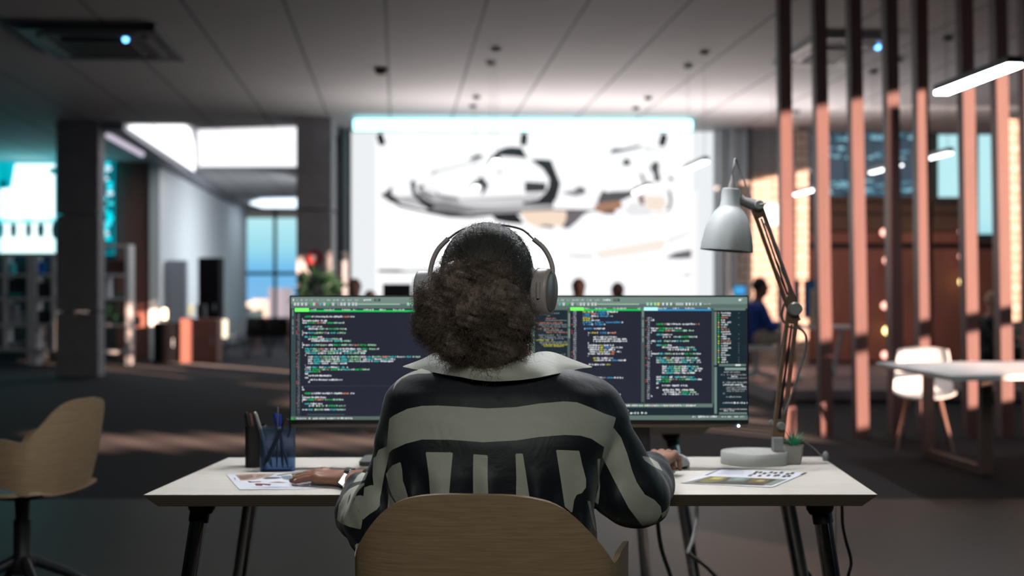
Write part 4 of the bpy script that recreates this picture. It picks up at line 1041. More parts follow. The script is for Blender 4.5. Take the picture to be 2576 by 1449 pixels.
# ---- the two monitors with their code windows
YMON = 3.93
SCR = {'bg': (34, 36, 50), 'bar': (110, 132, 124), 'bar2': (88, 108, 104), 'w': (226, 232, 234), 't': (70, 190, 192), 'g': (20, 190, 84), 'o': (214, 140, 112),
       'y': (222, 214, 80), 'b': (60, 150, 205), 'r': (200, 60, 60), 'gr': (150, 160, 165), 'lg': (160, 215, 175), 'ln': (120, 120, 130), 'dk': (22, 38, 46)}
def monitor(u0, u1, label, content, xo):
    v0, v1 = 743, 1068; p0 = P(u0, v1, YMON); p1 = P(u1, v0, YMON); cx = (p0.x + p1.x) / 2
    r = empty('monitor', (cx, YMON + 0.12, DZ), label, 'monitor', 'monitors on the front desk')
    MB().box((cx, YMON + 0.018, (p0.z + p1.z) / 2), (p1.x - p0.x, 0.034, p1.z - p0.z)).build('housing', mat('monitor_black', (0.006, 0.006, 0.007), 0.35), r, bevel=0.003)
    MB().box((cx, YMON + 0.014, p0.z - 0.004), (p1.x - p0.x - 0.01, 0.024, 0.008)).build('chin', mat('chin_brown', (0.10, 0.075, 0.06), 0.5), r)
    mb = MB(); lay = [0]; lim = [9999]; monitor.lim = lim
    def rect(a, b, c, d, col, k=1.0):
        if a > min(lim[0], u1 - 5): return
        c = min(c, lim[0], u1 - 4)
        lay[0] += 1; yy = YMON - 0.0006 - 0.000002 * lay[0]; q0 = P(a, d, YMON); q1 = P(c, b, YMON)
        mb.add([(q0.x, yy, q0.z), (q1.x, yy, q0.z), (q1.x, yy, q1.z), (q0.x, yy, q1.z)], [(0, 1, 2, 3)], 0, tuple(x * k for x in lin(SCR[col] if isinstance(col, str) else col)))
    rect(u0 + 4, v0 + 4, u1 - 4, v1 - 12, 'bg')
    rg = random.Random(int(u0))
    def glyphs(x, y, n, col, h=2.7, cw=1.95, k=1.0):
        """a run of illegible small characters"""
        for i in range(n):
            if rg.random() < 0.13: continue
            a = x + i * cw; up = rg.choice((0, 0, 0, 1.0, 1.2)); dn = rg.choice((0, 0, 0, 0.8))
            rect(a, y - h / 2 - up, a + cw * rg.choice((0.45, 0.7, 0.85)), y + h / 2 + dn, col, k)
        return x + n * cw
    def line(x, y, spec, k=1.0, cw=1.95, h=2.7):
        for tok in spec.split():
            n = int(tok[:-1] if tok[-1].isalpha() and not tok[-2:].isalpha() else tok[:-2]); c = tok[len(str(n)):]
            x = glyphs(x, y, n, c, h, cw, k) + cw * 0.8
    content(rect, glyphs, line, rg, u0, u1, v0, v1)
    o = mb.build('screen', attr_glow('screen_light', strength=1.05, rough=0.25), r)
    z0 = p0.z
    MB().box((cx + 0.0, YMON + 0.085, (DZ + z0) / 2 + 0.06), (0.078, 0.035, z0 - DZ + 0.10)).build('stand', mat('stand_black', (0.01, 0.01, 0.012), 0.4), r, bevel=0.004)
    MB().box((cx, YMON + 0.055, z0 + 0.15), (0.12, 0.05, 0.12)).build('mount', MATS['stand_black'], r)
    MB().rbox((cx, YMON + 0.145, DZ + 0.007), (0.245, 0.185, 0.013), 0.02).build('base', mat('stand_base', (0.05, 0.052, 0.055), 0.35), r, bevel=0.002)
    return r
def toolbar(rect, glyphs, line, rg, o, u1, v0):
    rect(o + 4, v0 + 4, u1 - 4, 776, 'bar', 1.05)
    rect(o + 4, 765, u1 - 4, 776, 'bar2', 1.0)
    glyphs(o + 9, 755, 2, 'w', 4.5, 3)
    for a, n in ((18, 2), (28, 3), (40, 3), (51, 5), (67, 4), (81, 4), (94, 5), (110, 8), (130, 5), (147, 6), (165, 7)): glyphs(o + a, 755, n, 'w', 2.6, 1.9, 0.62)
    glyphs(o + 187, 754.5, 9, 'w', 3.2, 2.1, 0.95); rect(o + 213, 751, o + 229, 758, (60, 72, 70)); glyphs(o + 216, 754.5, 5, 'gr', 2, 2)
    for a, c in ((14, 'w'), (22, 'w'), (32, 'w'), (42, 'w'), (55, 'g'), (62, 'w'), (69, 'r'), (78, 't'), (88, 'w'), (97, 'g'), (110, 'w'), (123, 'gr'), (131, 'w'), (139, 'w'), (150, 'w'), (160, 'w'), (168, 'w')):
        rect(o + a - 2.6, 761.5, o + a + 2.6, 768.5, c, 0.9); rect(o + a - 1.2, 763, o + a + 0.8, 766, 'bar')
    rect(o + 172, 763.8, o + 278, 766.8, (150, 185, 160))
    for a, c in ((299, 'lg'), (308, 'lg'), (318, 'lg'), (326, 'y')): rect(o + a - 2.8, 761, o + a + 2.8, 768.5, c, 0.95)
    for a in (338, 348, 358, 372, 377, 382, 387, 397, 405, 413, 421, 432):
        if o + a < u1 - 60: rect(o + a - 2.2, 761.5, o + a + 2.2, 768, 'w', 0.9 if a < 360 or a in (397, 405, 432) else 0.6)
    if u1 > 1600: glyphs(o + 438, 765, 11, 'w', 2, 2, 0.5); rect(1858, 752, 1864, 757, 'w'); rect(u1 - 20, 750, u1 - 16, 754, 'w', 0.5)
def code_a(rect, glyphs, line, x, y, k=1.0):
    """the long listing, shown in both windows"""
    L = [(276, 195, '8g 2w 24w 12w 9o 5w'), (300, 168, '1w'), (318, 170, '22w 9w'), (340, 170, '6w 9g 9o 4w 8g 10lg 3w'), (360, 168, '1w'), (381, 195, '7t 8w 6w'), (403, 232, '12w 9lg 3w 9g 10lg 2w'), (424, 168, '1w'),
         (445, 170, '7w 7t 12lg 7w 7t 12lg'), (466, 168, '1w'), (488, 195, '8t 7g 6w'), (508, 232, '12w 8w 8t 9lg 4w'), (528, 264, '11w 9w 6w 8t 14lg'), (550, 168, '1w'), (571, 170, '9w 7t 12lg 9w 9g 10lg 5w 6o 9g 12lg'), (593, 168, '1w'),
         (612, 198, '9t 8lg 6o 18w 22w 5w 8g 10lg 3w'), (634, 198, '7t 10lg 10w 9lg 8t 8w 9t 8w 4w'), (656, 198, '6w 9t 12w 10lg 8w 8t 12lg 7w'), (678, 198, '1w'),
         (694, 230, '6w 8t 14lg 9w 9t 16lg 8w 6t 12lg 8o 10t 10w 8t 10lg'), (718, 230, '6w 9t 14lg 10w 9t 14lg 9w 8t 9w 9t 7w'), (740, 230, '6w 9t 12w 12lg 9t 14lg 7w 9w 8t 9w 7w'), (763, 230, '6w 9t 10w 12w 12w'), (782, 198, '1w'),
         (803, 198, '7w 9t 6w 8t 8w 9t 4w'), (826, 198, '9w 9g 7lg 4o 9g 7lg 9t 4w 9g 9lg'), (848, 200, '8t 8g 2o'), (870, 198, '4w'), (890, 232, '26w 3w'), (912, 198, '4w'), (933, 232, '12w 5w 10w 6w 8w'), (957, 232, '2w'),
         (1012, 168, '1w'), (1036, 168, '3w'), (1074, 195, '8g 2w 24w 12w 9o 5w'), (1096, 168, '1w'), (1116, 170, '22w 9w'), (1139, 170, '6w 9g 9o 4w 8g 10lg 3w'), (1160, 168, '1w'), (1182, 195, '7t 8w 6w'), (1203, 232, '12w 9lg 3w 9g 10lg 2w'),
         (1243, 170, '7w 7t 12lg 7w 7t 12lg')]
    for (yy, xx, sp) in L:
        if y(yy) is not None: line(x(xx), y(yy), sp, k)
def left_content(rect, glyphs, line, rg, u0, u1, v0, v1):
    rect(u0 + 4, 776, u0 + 16, v1 - 12, (52, 72, 74)); 
    toolbar(rect, glyphs, line, rg, u0, u1, v0)
    rect(u0 + 14, 780, u1 - 4, 784.5, 'g', 1.1); rect(u0 + 14, 775.5, u0 + 49, 783.5, (110, 255, 90), 1.4)
    for a, n in ((54, 7), (85, 15), (133, 19), (186, 13), (227, 9), (261, 14), (310, 9)): glyphs(u0 + a, 779.3, n, 'w', 2.2, 2, 0.8)
    for k in range(70):
        yy = 790 + k * 3.75
        if yy > 1045: break
        glyphs(u0 + 20.5, yy, 3, 'ln', 2.0, 1.7, 0.9)
    for yy in (805, 822, 833, 837, 840, 888, 900, 915, 922, 960, 965, 1014): rect(u0 + 17.5, yy - 1.5, u0 + 19.5, yy + 1.5, 'r')
    rect(u0 + 25.5, 790, u0 + 26.5, 1045, (30, 110, 60))
    for a, b in ((779, 795), (803, 818), (822, 830), (833, 841)): rect(u0 + 8, a, u0 + 10, b, 'gr', 0.8)
    code_a(rect, glyphs, line, lambda x: 720 + x / 4.139, lambda y: 730 + y / 4.139)
    rect(u0 + 16, 970, u1 - 4, 971.4, (46, 62, 66)); rect(u0 + 45, 1041, u0 + 140, 1044, (60, 74, 80))
    rect(u0 + 4, 1047, u1 - 4, v1 - 12, 'bar', 0.55); rect(u0 + 5, 1050, u0 + 11, 1056, 'g', 0.8)
    glyphs(u0 + 15, 1052.5, 15, 'w', 2.6, 2, 0.8); glyphs(u0 + 49, 1052.5, 21, 'w', 2.6, 2, 0.8); glyphs(u0 + 95, 1052, 32, 'w', 2.6, 2, 0.9)
def right_content(rect, glyphs, line, rg, u0, u1, v0, v1):
    X = lambda x: 1320 + x / 4.14; Yp = lambda y: 730 + y / 4.14
    toolbar(rect, glyphs, line, rg, u0, u1, v0)
    rect(u0 + 4, 776, X(455), 1010, 'dk'); rect(u0 + 5, 790, u0 + 15, 1010, 'bar', 0.8); rect(u0 + 15, 775, X(450), 780, 'bar', 0.6)
    for (yy, xx, n, c) in ((242, 255, 22, 'gr'), (268, 235, 6, 'gr'), (295, 220, 20, 'o'), (315, 215, 48, 'gr'), (342, 110, 55, 'o'), (360, 140, 60, 'gr'), (380, 180, 50, 'gr'), (403, 140, 40, 'o'), (420, 190, 40, 'gr'), (440, 225, 42, 'o'), (468, 145, 45, 'gr'), (488, 155, 60, 'gr'), (505, 150, 50, 'gr'),
                           (520, 110, 40, 'y'), (538, 150, 60, 'gr'), (552, 160, 60, 'gr'), (568, 170, 55, 'y'), (583, 200, 40, 'y'), (600, 145, 2, 'gr'), (650, 150, 20, 'gr'), (670, 190, 48, 'gr'), (690, 190, 46, 'gr'), (708, 190, 46, 'gr')):
        glyphs(X(xx), Yp(yy), int(n * 0.55), c, 2.2, 2.3, 0.6)
    rect(X(445), 776, X(470), v1 - 46, 'bar', 0.45)
    for a, b in ((240, 380), (400, 500)): rect(X(455), Yp(a), X(472), Yp(b), 'bar', 1.2)
    rect(X(475), Yp(195), X(1215), Yp(215), 'g', 1.05); rect(X(475), Yp(180), X(615), Yp(210), (110, 255, 90), 1.4)
    for a, n in ((625, 6), (735, 14), (915, 17), (1175, 4)): glyphs(X(a), Yp(190), n, 'w', 2.2, 2, 0.8)
    for k in range(24): glyphs(X(507), Yp(226 + k * 22), 4, 'gr', 2.8, 1.9, 1.0)
    for k in (3, 6, 9, 10, 19, 21): rect(X(488), Yp(226 + k * 22) - 1.5, X(497), Yp(226 + k * 22) + 1.5, 'r')
    B = [(226, 605, '10y 3w 3w 12b 14w'), (248, 605, '10b 6o 12b 3w'), (270, 605, '10b 9w 14b 3w'), (292, 605, '10y 2w'), (313, 605, '10y 11w'), (335, 605, '14b 14b 9b 10b 2w'), (357, 605, '10b 4w 11b 2w'), (400, 605, '3w 10b 2w 11w'), (422, 603, '1w'), (444, 660, '2w 8y 3w 8b 3w 9o'), (465, 660, '1w'),
         (488, 715, '7w 6w 9w 3w 2w'), (510, 715, '9w 7w 8w 2w 7w 6w'), (532, 715, '10w 6w 7w 11w 6w'), (553, 658, '1w'), (575, 660, '12w 2w 4y 7w 5w'), (597, 660, '12w 2w 4y 8b 10w 5w'), (619, 660, '12w 2w 4y 4w 7w 2w'), (641, 660, '12w 2w 4y 9w 5o 7w'), (663, 660, '3w 12w 12w 4o'), (685, 658, '1w'),
         (707, 712, '4y 17w 3w'), (730, 712, '4y 18w 8b 5w 4w'), (750, 658, '1w'), (774, 660, '4w 18w 5y'), (911, 762, '6w 4w 8b 12w'), (955, 790, '6w'), (1045, 860, '11o'), (1088, 900, '12w')]
    monitor.lim[0] = X(1205)
    for (yy, xx, sp) in B: line(X(xx), Yp(yy), sp)
    monitor.lim[0] = 9999
    rect(X(1212), 776, X(1245), Yp(1165), 'bar', 0.42)
    for a, b in ((190, 280), (310, 385), (400, 480), (495, 540)): rect(X(1222), Yp(a), X(1238), Yp(b), 'bar', 1.1)
    rect(X(1240), Yp(195), X(1945), Yp(215), 'b', 0.9); rect(X(1240), Yp(178), X(1385), Yp(212), (170, 235, 240), 1.25)
    for a, n in ((1390, 11), (1540, 8), (1670, 12), (1890, 5)): glyphs(X(a), Yp(190), n, 'w', 2.2, 2, 0.8)
    for k in range(39): glyphs(X(1273), Yp(290 + k * 22), 4, 'gr', 2.6, 1.8, 0.95)
    for yy in (318, 412, 487, 585, 706, 782, 930, 953): rect(X(1257), Yp(yy) - 1.5, X(1266), Yp(yy) + 1.5, 'r')
    C = [(290, 1315, '2w'), (312, 1315, '4w'), (354, 1370, '9g 3o 14w 4w 10w 6w 6o'), (375, 1315, '1w'), (398, 1315, '9w 8g 10lg 2w 7w'), (421, 1318, '7w 9g 8o 4w 9g 11lg 2w'), (443, 1315, '1w'), (463, 1370, '7t 7w 5w'), (486, 1430, '11w 8lg 3w 9g 8lg 3w'), (508, 1315, '1w'), (530, 1315, '7w 8t 9lg 6w 7t 9lg'), (552, 1315, '1w'),
         (574, 1370, '6t 7g 5w'), (596, 1430, '10w 10w 9t 8lg 3w'), (619, 1490, '8w 9w 9w 8t'), (640, 1315, '1w'), (662, 1315, '10w 6t 10lg 9w 4w 8g 7lg 5w'), (684, 1315, '1w'), (706, 1370, '7t 5lg 4o 12w 5w 12lg 5w'), (728, 1370, '4w 8t 9lg 6w 8t 6w 6t 4w'), (750, 1370, '5w 8t 9lg 9w 8t 10lg 4w'), (772, 1370, '1w'),
         (794, 1430, '6w 8t 9lg 6w 7t 8lg'), (816, 1430, '5w 8t 9lg 9w 8t 9w'), (838, 1430, '6w 8t 8lg 8w 8t 8w'), (861, 1430, '4w 9t 10w 6w 10w'), (881, 1370, '1w'), (904, 1370, '6w 8t 7w 7t 8w 9t'), (928, 1370, '6w 9g 7lg 3o 8g 7lg 7t 7w'), (950, 1370, '7t 8g 2o'), (970, 1370, '3w'), (993, 1430, '26w 6w'), (1015, 1370, '3w'),
         (1037, 1435, '9w 6w 6w 10w 6w'), (1061, 1435, '6w 8w 9w 8g 9lg'), (1083, 1435, '6w 9w 8w 8t 12w'), (1104, 1315, '2w')]
    monitor.lim[0] = X(1925)
    for (yy, xx, sp) in C: line(X(xx), Yp(yy), sp)
    monitor.lim[0] = 9999
    rect(X(1940), 776, X(2300), v1 - 12, 'dk'); rect(X(1945), 776, X(1968), Yp(1180), 'bar', 0.4); rect(X(1968), Yp(185), X(2295), Yp(210), 'bar', 0.85)
    rect(X(1972), Yp(225), X(1996), Yp(780), 'bar', 0.9); rect(X(1972), Yp(800), X(1998), Yp(1285), 'bar', 1.0)
    for k in range(22):
        yy = 238 + k * 24.3; glyphs(X(2043), Yp(yy), rg.choice((5, 7, 9, 13)), 'o' if k in (2, 7, 12) else 'w', 2.6, 1.9, 0.8 if k != 3 else 1.1)
        rect(X(2010), Yp(yy) - 1.8, X(2022), Yp(yy) + 1.8, rg.choice(('g', 't', 'y', 'o', 'g')) if k % 6 not in (4,) else 'y', 0.9)
        if rg.random() < 0.5: rect(X(2222), Yp(yy) - 1, X(2230), Yp(yy) + 1, 'gr', 0.5)
    rect(X(2020), Yp(768), X(2300), Yp(790), 'bar', 0.8); rect(X(2080), Yp(806), X(2300), Yp(832), 'bar', 1.4); rect(X(2190), Yp(770), X(2245), Yp(788), 'w', 0.9)
    for (yy, xx, n, k) in ((852, 2070, 22, .4), (880, 2040, 40, .3), (898, 2150, 8, .9), (915, 2110, 30, .35), (960, 2060, 34, .35), (985, 2065, 26, 1.0), (1002, 2255, 6, .8), (1010, 2090, 28, .3), (1030, 2090, 28, .35), (1050, 2100, 24, .3), (1075, 2060, 3, .3), (1110, 2095, 20, .4), (1172, 2060, 16, .5), (1172, 2175, 18, 1.0), (1238, 2030, 40, .5), (1255, 2070, 14, .5)):
        glyphs(X(xx), Yp(yy), n, 'w', 2.4, 1.9, k)
    rect(X(2020), Yp(1270), X(2310), Yp(1292), 'bar', 0.85)
    rect(u0 + 4, Yp(1180), X(1955), Yp(1218), 'bar', 0.75)
    for i in range(10): glyphs(X(1040 + i * 75), Yp(1200), 8, 'w', 3, 1.9, 0.9); rect(X(1040 + i * 75) - 3, Yp(1193), X(1040 + i * 75) - 0.5, Yp(1207), ('y', 'o', 'g')[i % 3], 0.9)
    rect(u0 + 4, Yp(1222), X(1965), Yp(1300), 'dk'); glyphs(X(1025), Yp(1252), 7, 'w', 3)
    for i in range(7): glyphs(X(1020 + i * 38), Yp(1278), 3, 'w', 3.4, 2)
    rect(u0 + 4, Yp(1302), u1 - 4, v1 - 12, 'bar', 0.7); glyphs(X(1745), Yp(1316), 12, 'w', 3.2, 2, 1.0); glyphs(X(1835), Yp(1316), 20, 'w', 3.0, 2, 1.0); glyphs(X(2045), Yp(1316), 6, 'w', 2.4, 2, .7); glyphs(X(2110), Yp(1316), 6, 'w', 2.4, 2, .7); glyphs(X(2170), Yp(1316), 14, 'w', 2.4, 2, .7)
monitor(728, 1282, 'black monitor full of green and white code, beside the pencil cups', left_content, 728)
rm = monitor(1330, 1884, 'black monitor with several code columns, beside the desk lamp', right_content, 1330)
MB().ball(P(1858, 1071.5, YMON), 0.0032, 10).build('power_light', glow('white_led', (0.55, 0.8, 1.0), 14), rm)

# ---- architect lamp (switched off)
lamp_white = mat('lamp_white', (0.40, 0.42, 0.42), 0.42, var=0.03, scale=60); lamp_wood = wood('lamp_wood', (0.115, 0.066, 0.035), (0.19, 0.112, 0.062), 14, (8, 8, 1), 0.5)
YL = 4.06
c = onz(1897, 1150); c.y = YL + 0.0
c = Vector((P(1897, 0, YL).x, YL, DZ)); r = empty('desk_lamp', c, 'grey white architect lamp with wooden arms and a round base', 'desk lamp')
MB().lathe([(0.0955, 0.0), (0.0965, 0.003), (0.0965, 0.034), (0.0945, 0.037), (0.090, 0.036), (0.086, 0.032), (0.01, 0.032)], c, 64).build('base', mat('lamp_base_white', (0.66, 0.66, 0.64), 0.45, var=0.03), r, smooth=40)
pj0 = P(1957, 1106, YL)
MB().box(P(1956, 1117, YL), (0.031, 0.03, 0.042)).build('post', lamp_white, r, bevel=0.003)
def arm(pa, pb, w, name):
    """two wooden rails joined by end blocks, slot between them"""
    d = (pb - pa); Ln = d.length; d.normalize(); ang = math.atan2(d.z, d.x); R = Matrix.Rotation(-ang, 3, 'Y'); mid = (pa + pb) / 2; n = R @ Vector((0, 0, 1))
    o = MB().box(mid + n * (w / 2 - w * 0.14), (Ln, 0.016, w * 0.30), R).box(mid - n * (w / 2 - w * 0.14), (Ln, 0.016, w * 0.30), R).box(pa + d * Ln * 0.06, (Ln * 0.14, 0.018, w * 0.98), R).box(pb - d * Ln * 0.05, (Ln * 0.13, 0.018, w * 0.98), R).build(name, lamp_wood, r, bevel=0.002)
    MB().tube([pa + d * Ln * 0.14 + n * w * 0.04, pb - d * Ln * 0.12 - n * w * 0.04], 0.0032, 8).build('spring_rod', black_metal, o)
    return o
pe = P(1995, 778, YL); ps = P(1903, 518, YL)
arm(P(1957, 1098, YL), pe, 0.036, 'lower_arm'); arm(pe, ps, 0.034, 'upper_arm')
def knob(p, rad, name='joint_knob'):
    MB().lathe([(rad, 0), (rad, 0.022), (rad * 0.85, 0.026)], p + Vector((0, -0.008, 0)), 24, Matrix.Rotation(math.radians(90), 3, 'X')).build(name, mat('knob_steel', (0.42, 0.43, 0.42), 0.35, metal=0.5), r, smooth=40)
knob(P(1962, 1070, YL), 0.0115); knob(P(1996, 777, YL), 0.020); knob(P(1906, 517, YL), 0.0145)
MB().tube([P(1906, 517, YL) + Vector((0, -0.035, 0)), P(1922, 514, YL) + Vector((0, -0.04, 0))], 0.0025, 8).build('wing_nut', MATS['knob_steel'], r)
MB().tube([P(1946, 1068, YL), P(1938, 1058, YL)], [0.004, 0.006], 8).build('wing_nut', lamp_white, r)
MB().tube([P(2004, 790, YL), P(2012, 806, YL)], [0.006, 0.004], 8).build('wing_nut', MATS['knob_steel'], r)
# head: cap, bell and neck
hd = P(1838, 500, YL); tl_ = Matrix.Rotation(math.radians(4.5), 3, 'Y')
k_ = YL / FL
prof = [(0.021, 0.030), (0.0265, 0.028), (0.0275, 0.020), (0.0285, -0.020), (0.032, -0.026), (0.040, -0.034), (0.052, -0.052), (0.063, -0.078), (0.071, -0.108), (0.0755, -0.135), (0.077, -0.152)]
mb = MB().lathe(prof, hd, 56, tl_, close=False)
inner = [(q[0] - 0.002, q[1] - 0.0005) for q in prof[::-1]]
mb2 = MB().lathe(prof + inner, hd, 56, tl_, close=False); mb2.f.append(tuple(range(56))); mb2.m.append(0); mb2.c.append(None)
mb2.build('lamp_shade', lamp_white, r, smooth=50)
MB().ball(hd + tl_ @ Vector((0, 0, -0.09)), (0.026, 0.026, 0.034), 16).build('bulb', mat('bulb_off', (0.6, 0.6, 0.55), 0.3), r, smooth=True)
MB().tube([hd + Vector((0.026, 0, 0.002)), P(1872, 507, YL), P(1890, 513, YL), P(1904, 518, YL)], [0.0135, 0.014, 0.0165, 0.017], 14).build('neck', mat('neck_grey', (0.26, 0.25, 0.25), 0.4), r, smooth=True)
MB().lathe([(0.011, 0), (0.010, 0.012), (0.005, 0.030), (0.0045, 0.040)], hd + tl_ @ Vector((0, 0, 0.029)), 16, tl_).build('cable_gland', MATS['neck_grey'], r, smooth=True)
cb = mat('cable_grey', (0.16, 0.165, 0.17), 0.5)
MB().tube(spline([P(1842, 452, YL), P(1841, 436, YL), P(1846, 416, YL), P(1850, 400, YL + 0.03), P(1862, 430, YL + 0.05), P(1890, 500, YL + 0.04), P(1905, 530, YL + 0.03)], 6), 0.0026, 8).build('cable', cb, r, smooth=True)
MB().tube(spline([P(1925, 560, YL - 0.014), P(1958, 640, YL - 0.018), P(1985, 730, YL - 0.014), P(1972, 770, YL), P(1968, 800, YL + 0.01), P(1985, 822, YL), P(2008, 826, YL - 0.01), P(2026, 842, YL - 0.015), P(2026, 880, YL - 0.015), P(2012, 930, YL - 0.015), P(1992, 990, YL - 0.014), P(1977, 1030, YL - 0.014), P(1970, 1042, YL - 0.01)], 6), 0.0034, 8).build('cable', cb, r, smooth=True)
o = MB().tube(spline([P(1985, 1102, YL + 0.02), P(2010, 1106, YL + 0.03), P(2040, 1122, YL + 0.05), P(2066, 1146, YL + 0.06), P(2078, 1156, YL + 0.08), P(2088, 1172, YL + 0.12), P(2100, 1240, YL + 0.16), P(2104, 1400, YL + 0.2)], 6), 0.0016, 6).build('power_cord', mat('cord_clear', (0.30, 0.31, 0.33), 0.3), r)
MB().ball(P(2077, 1150, YL + 0.07), (0.010, 0.010, 0.018), 12).build('plug', MATS['cord_clear'], r, smooth=True)

# ---- succulent in its square pot
pc = onz(1996, 1166); pot_m = mat('pot_ceramic', (0.47, 0.46, 0.44), 0.35, var=0.04); r = empty('potted_succulent', pc, 'small green spiky succulent in a square cream pot', 'plant')
R = Matrix.Rotation(math.radians(-14), 3, 'Z')
def sq(h, rr, n=5):
    out = []
    for (sx_, sy_, a0) in ((1, 1, 0), (-1, 1, 90), (-1, -1, 180), (1, -1, 270)):
        for k in range(n + 1):
            a = math.radians(a0 + 90 * k / n); out.append((sx_ * (h - rr) + rr * math.cos(a), sy_ * (h - rr) + rr * math.sin(a)))
    return out
mb = MB(); rings = [(0.019, 0.0), (0.022, 0.004), (0.0265, 0.030), (0.029, 0.050), (0.0295, 0.053), (0.0265, 0.053), (0.0255, 0.046)]; vs = []
for (h, z) in rings: vs += [R @ Vector((x, y, z)) + pc for x, y in sq(h, h * 0.35)]
n = 24; mb.add(vs, [tuple(reversed(range(n)))] + [(i * n + k, i * n + (k + 1) % n, (i + 1) * n + (k + 1) % n, (i + 1) * n + k) for i in range(len(rings) - 1) for k in range(n)] + [tuple(range((len(rings) - 1) * n, len(rings) * n))])
mb.build('pot', pot_m, r, smooth=50)
rg = random.Random(2); gv = []
for i in range(26):
    a = rg.uniform(0, 6.28) if i > 12 else i * 0.52; x = rg.uniform(0.002, 0.017); gv.append((x * math.cos(a), x * math.sin(a)))
mb = MB()
for k in range(40): a = rg.uniform(0, 6.28); q_ = rg.uniform(0, 0.022); mb.ball(pc + Vector((q_ * math.cos(a), q_ * math.sin(a), 0.0505)), 0.0032, 6)
mb.build('pebbles', mat('pebble_white', (0.5, 0.48, 0.44), 0.7), r)['kind'] = 'stuff'
leafm = mat('succulent_green', (0.055, 0.40, 0.21), 0.42, scale=80, var=0.35)
for i in range(15):
    a = i * 2.399 + 0.3; til = (0.10 + 0.050 * i); Ln = rg.uniform(0.050, 0.060); p0 = pc + Vector((0.004 * math.cos(a), 0.004 * math.sin(a), 0.048)); pts = []
    for k in range(7):
        t = k / 6; th = til + t * 0.5 * til; pts.append(p0 + Vector((math.cos(a) * math.sin(th) * Ln * t, math.sin(a) * math.sin(th) * Ln * t, math.cos(th) * Ln * t)))
    MB().tube(pts, [0.0040, 0.0046, 0.0044, 0.0038, 0.0028, 0.0016, 0.0004], 8, flat=0.45).build('leaf', leafm, r, smooth=True)

# ---- pencil cups and pens
blue_pl = mat('blue_plastic', (0.50, 0.68, 0.97), 0.10, var=0.0, trans=0.95, ior=1.06, spec=0.4)
def cup(u0, u1, vb, vt, Yc, m_, dy, label, th=0.002):
    x0, x1 = P(u0, 0, Yc).x, P(u1, 0, Yc).x; w = x1 - x0; cx = (x0 + x1) / 2; h = P(0, vt, Yc).z - DZ; rr = 0.018
    r = empty('pencil_cup', (cx, Yc + dy / 2, DZ), label, 'pencil cup', 'pencil cups'); o_ = []
    def ring(w_, d_, r_):
        out = []
        for (sx_, sy_, a0) in ((1, 1, 0), (-1, 1, 90), (-1, -1, 180), (1, -1, 270)):
            for k in range(7):
                a = math.radians(a0 + 90 * k / 6); out.append((cx + sx_ * (w_ / 2 - r_) + r_ * math.cos(a), Yc + dy / 2 + sy_ * (d_ / 2 - r_) + r_ * math.sin(a)))
        return out
    A = ring(w, dy, rr); B = ring(w - 2 * th, dy - 2 * th, rr - th); n = len(A)
    vs = [(x, y, DZ + 0.001) for x, y in A] + [(x, y, DZ + h) for x, y in A] + [(x, y, DZ + h) for x, y in B] + [(x, y, DZ + 0.006) for x, y in B]
    fs = [tuple(reversed(range(n))), tuple(range(3 * n, 4 * n))]
    for j in range(3): fs += [(j * n + k, j * n + (k + 1) % n, (j + 1) * n + (k + 1) % n, (j + 1) * n + k) for k in range(n)]
    MB().add(vs, fs).build('body', m_, r, smooth=50)
    return r
cb_ = cup(651, 737, 1187, 1078, 3.86, blue_pl, 0.062, 'translucent blue plastic pencil cup holding pens')
ck_ = cup(614, 662, 1178, 1072, 3.955, mat('cup_black', (0.008, 0.008, 0.010), 0.55), 0.07, 'matt black pencil cup behind the blue one')
MB().box((P(694, 0, 3.86).x, 3.891, DZ + 0.004), (0.088, 0.055, 0.006)).build('bottom', mat('blue_solid', (0.05, 0.10, 0.45), 0.3), cb_)
def pen(name, a, b, rad, m_, label, tipm=None, cap=None, clip=True, group='pens in the pencil cups', cat='pen'):
    a = Vector(a); b = Vector(b); d = (b - a).normalized(); Ln = (b - a).length
    r = empty(name, a, label, cat, group)
    MB().tube([a, a + d * 0.012, a + d * 0.018, b - d * 0.006, b], [0.0008, rad * 0.8, rad, rad, rad * 0.7], 14).build('barrel', m_, r, smooth=40)
    if cap: MB().tube([b - d * 0.035, b + d * 0.001], [rad * 1.18, rad * 1.12], 14).build('cap', cap, r, smooth=40)
    if clip: q_ = d.cross(Vector((0, 1, 0))).normalized(); MB().tube([b - d * 0.006 + q_ * rad * 1.3, b - d * 0.040 + q_ * rad * 1.5], 0.0011, 6).build('clip', tipm or m_, r)
    return r
pen_black = mat('pen_black', (0.012, 0.010, 0.010), 0.25); pen_silver = mat('pen_silver', (0.62, 0.60, 0.60), 0.25, metal=0.8); pen_clear = mat('pen_clear', (0.45, 0.55, 0.75), 0.2, var=0.0); pen_blue = mat('pen_blue', (0.02, 0.05, 0.42), 0.3); pen_brown = mat('pen_brown', (0.10, 0.04, 0.03), 0.35)
YC = 3.89
pen('ballpoint_pen', P(684, 1176, YC + .005), P(641, 1036, YC - 0.005), 0.0052, pen_silver, 'silver ballpoint pen leaning out of the blue cup', pen_black)
pen('ballpoint_pen', P(712, 1178, YC), P(703, 1042, YC + 0.01), 0.0042, pen_clear, 'clear ballpoint pen with a blue cap, upright in the blue cup', pen_blue, pen_blue)
pen('ballpoint_pen', P(725, 1176, YC + 0.01), P(691, 1040, YC + 0.012), 0.0040, pen_clear, 'clear ballpoint pen with a blue cap, leaning behind the upright one', pen_blue, pen_blue)
pen('pencil', P(696, 1176, YC - 0.01), P(699, 1022, YC - 0.004), 0.0024, mat('pencil_grey', (0.12, 0.13, 0.16), 0.4), 'thin dark pencil, tallest in the blue cup', clip=False, cat='pencil')
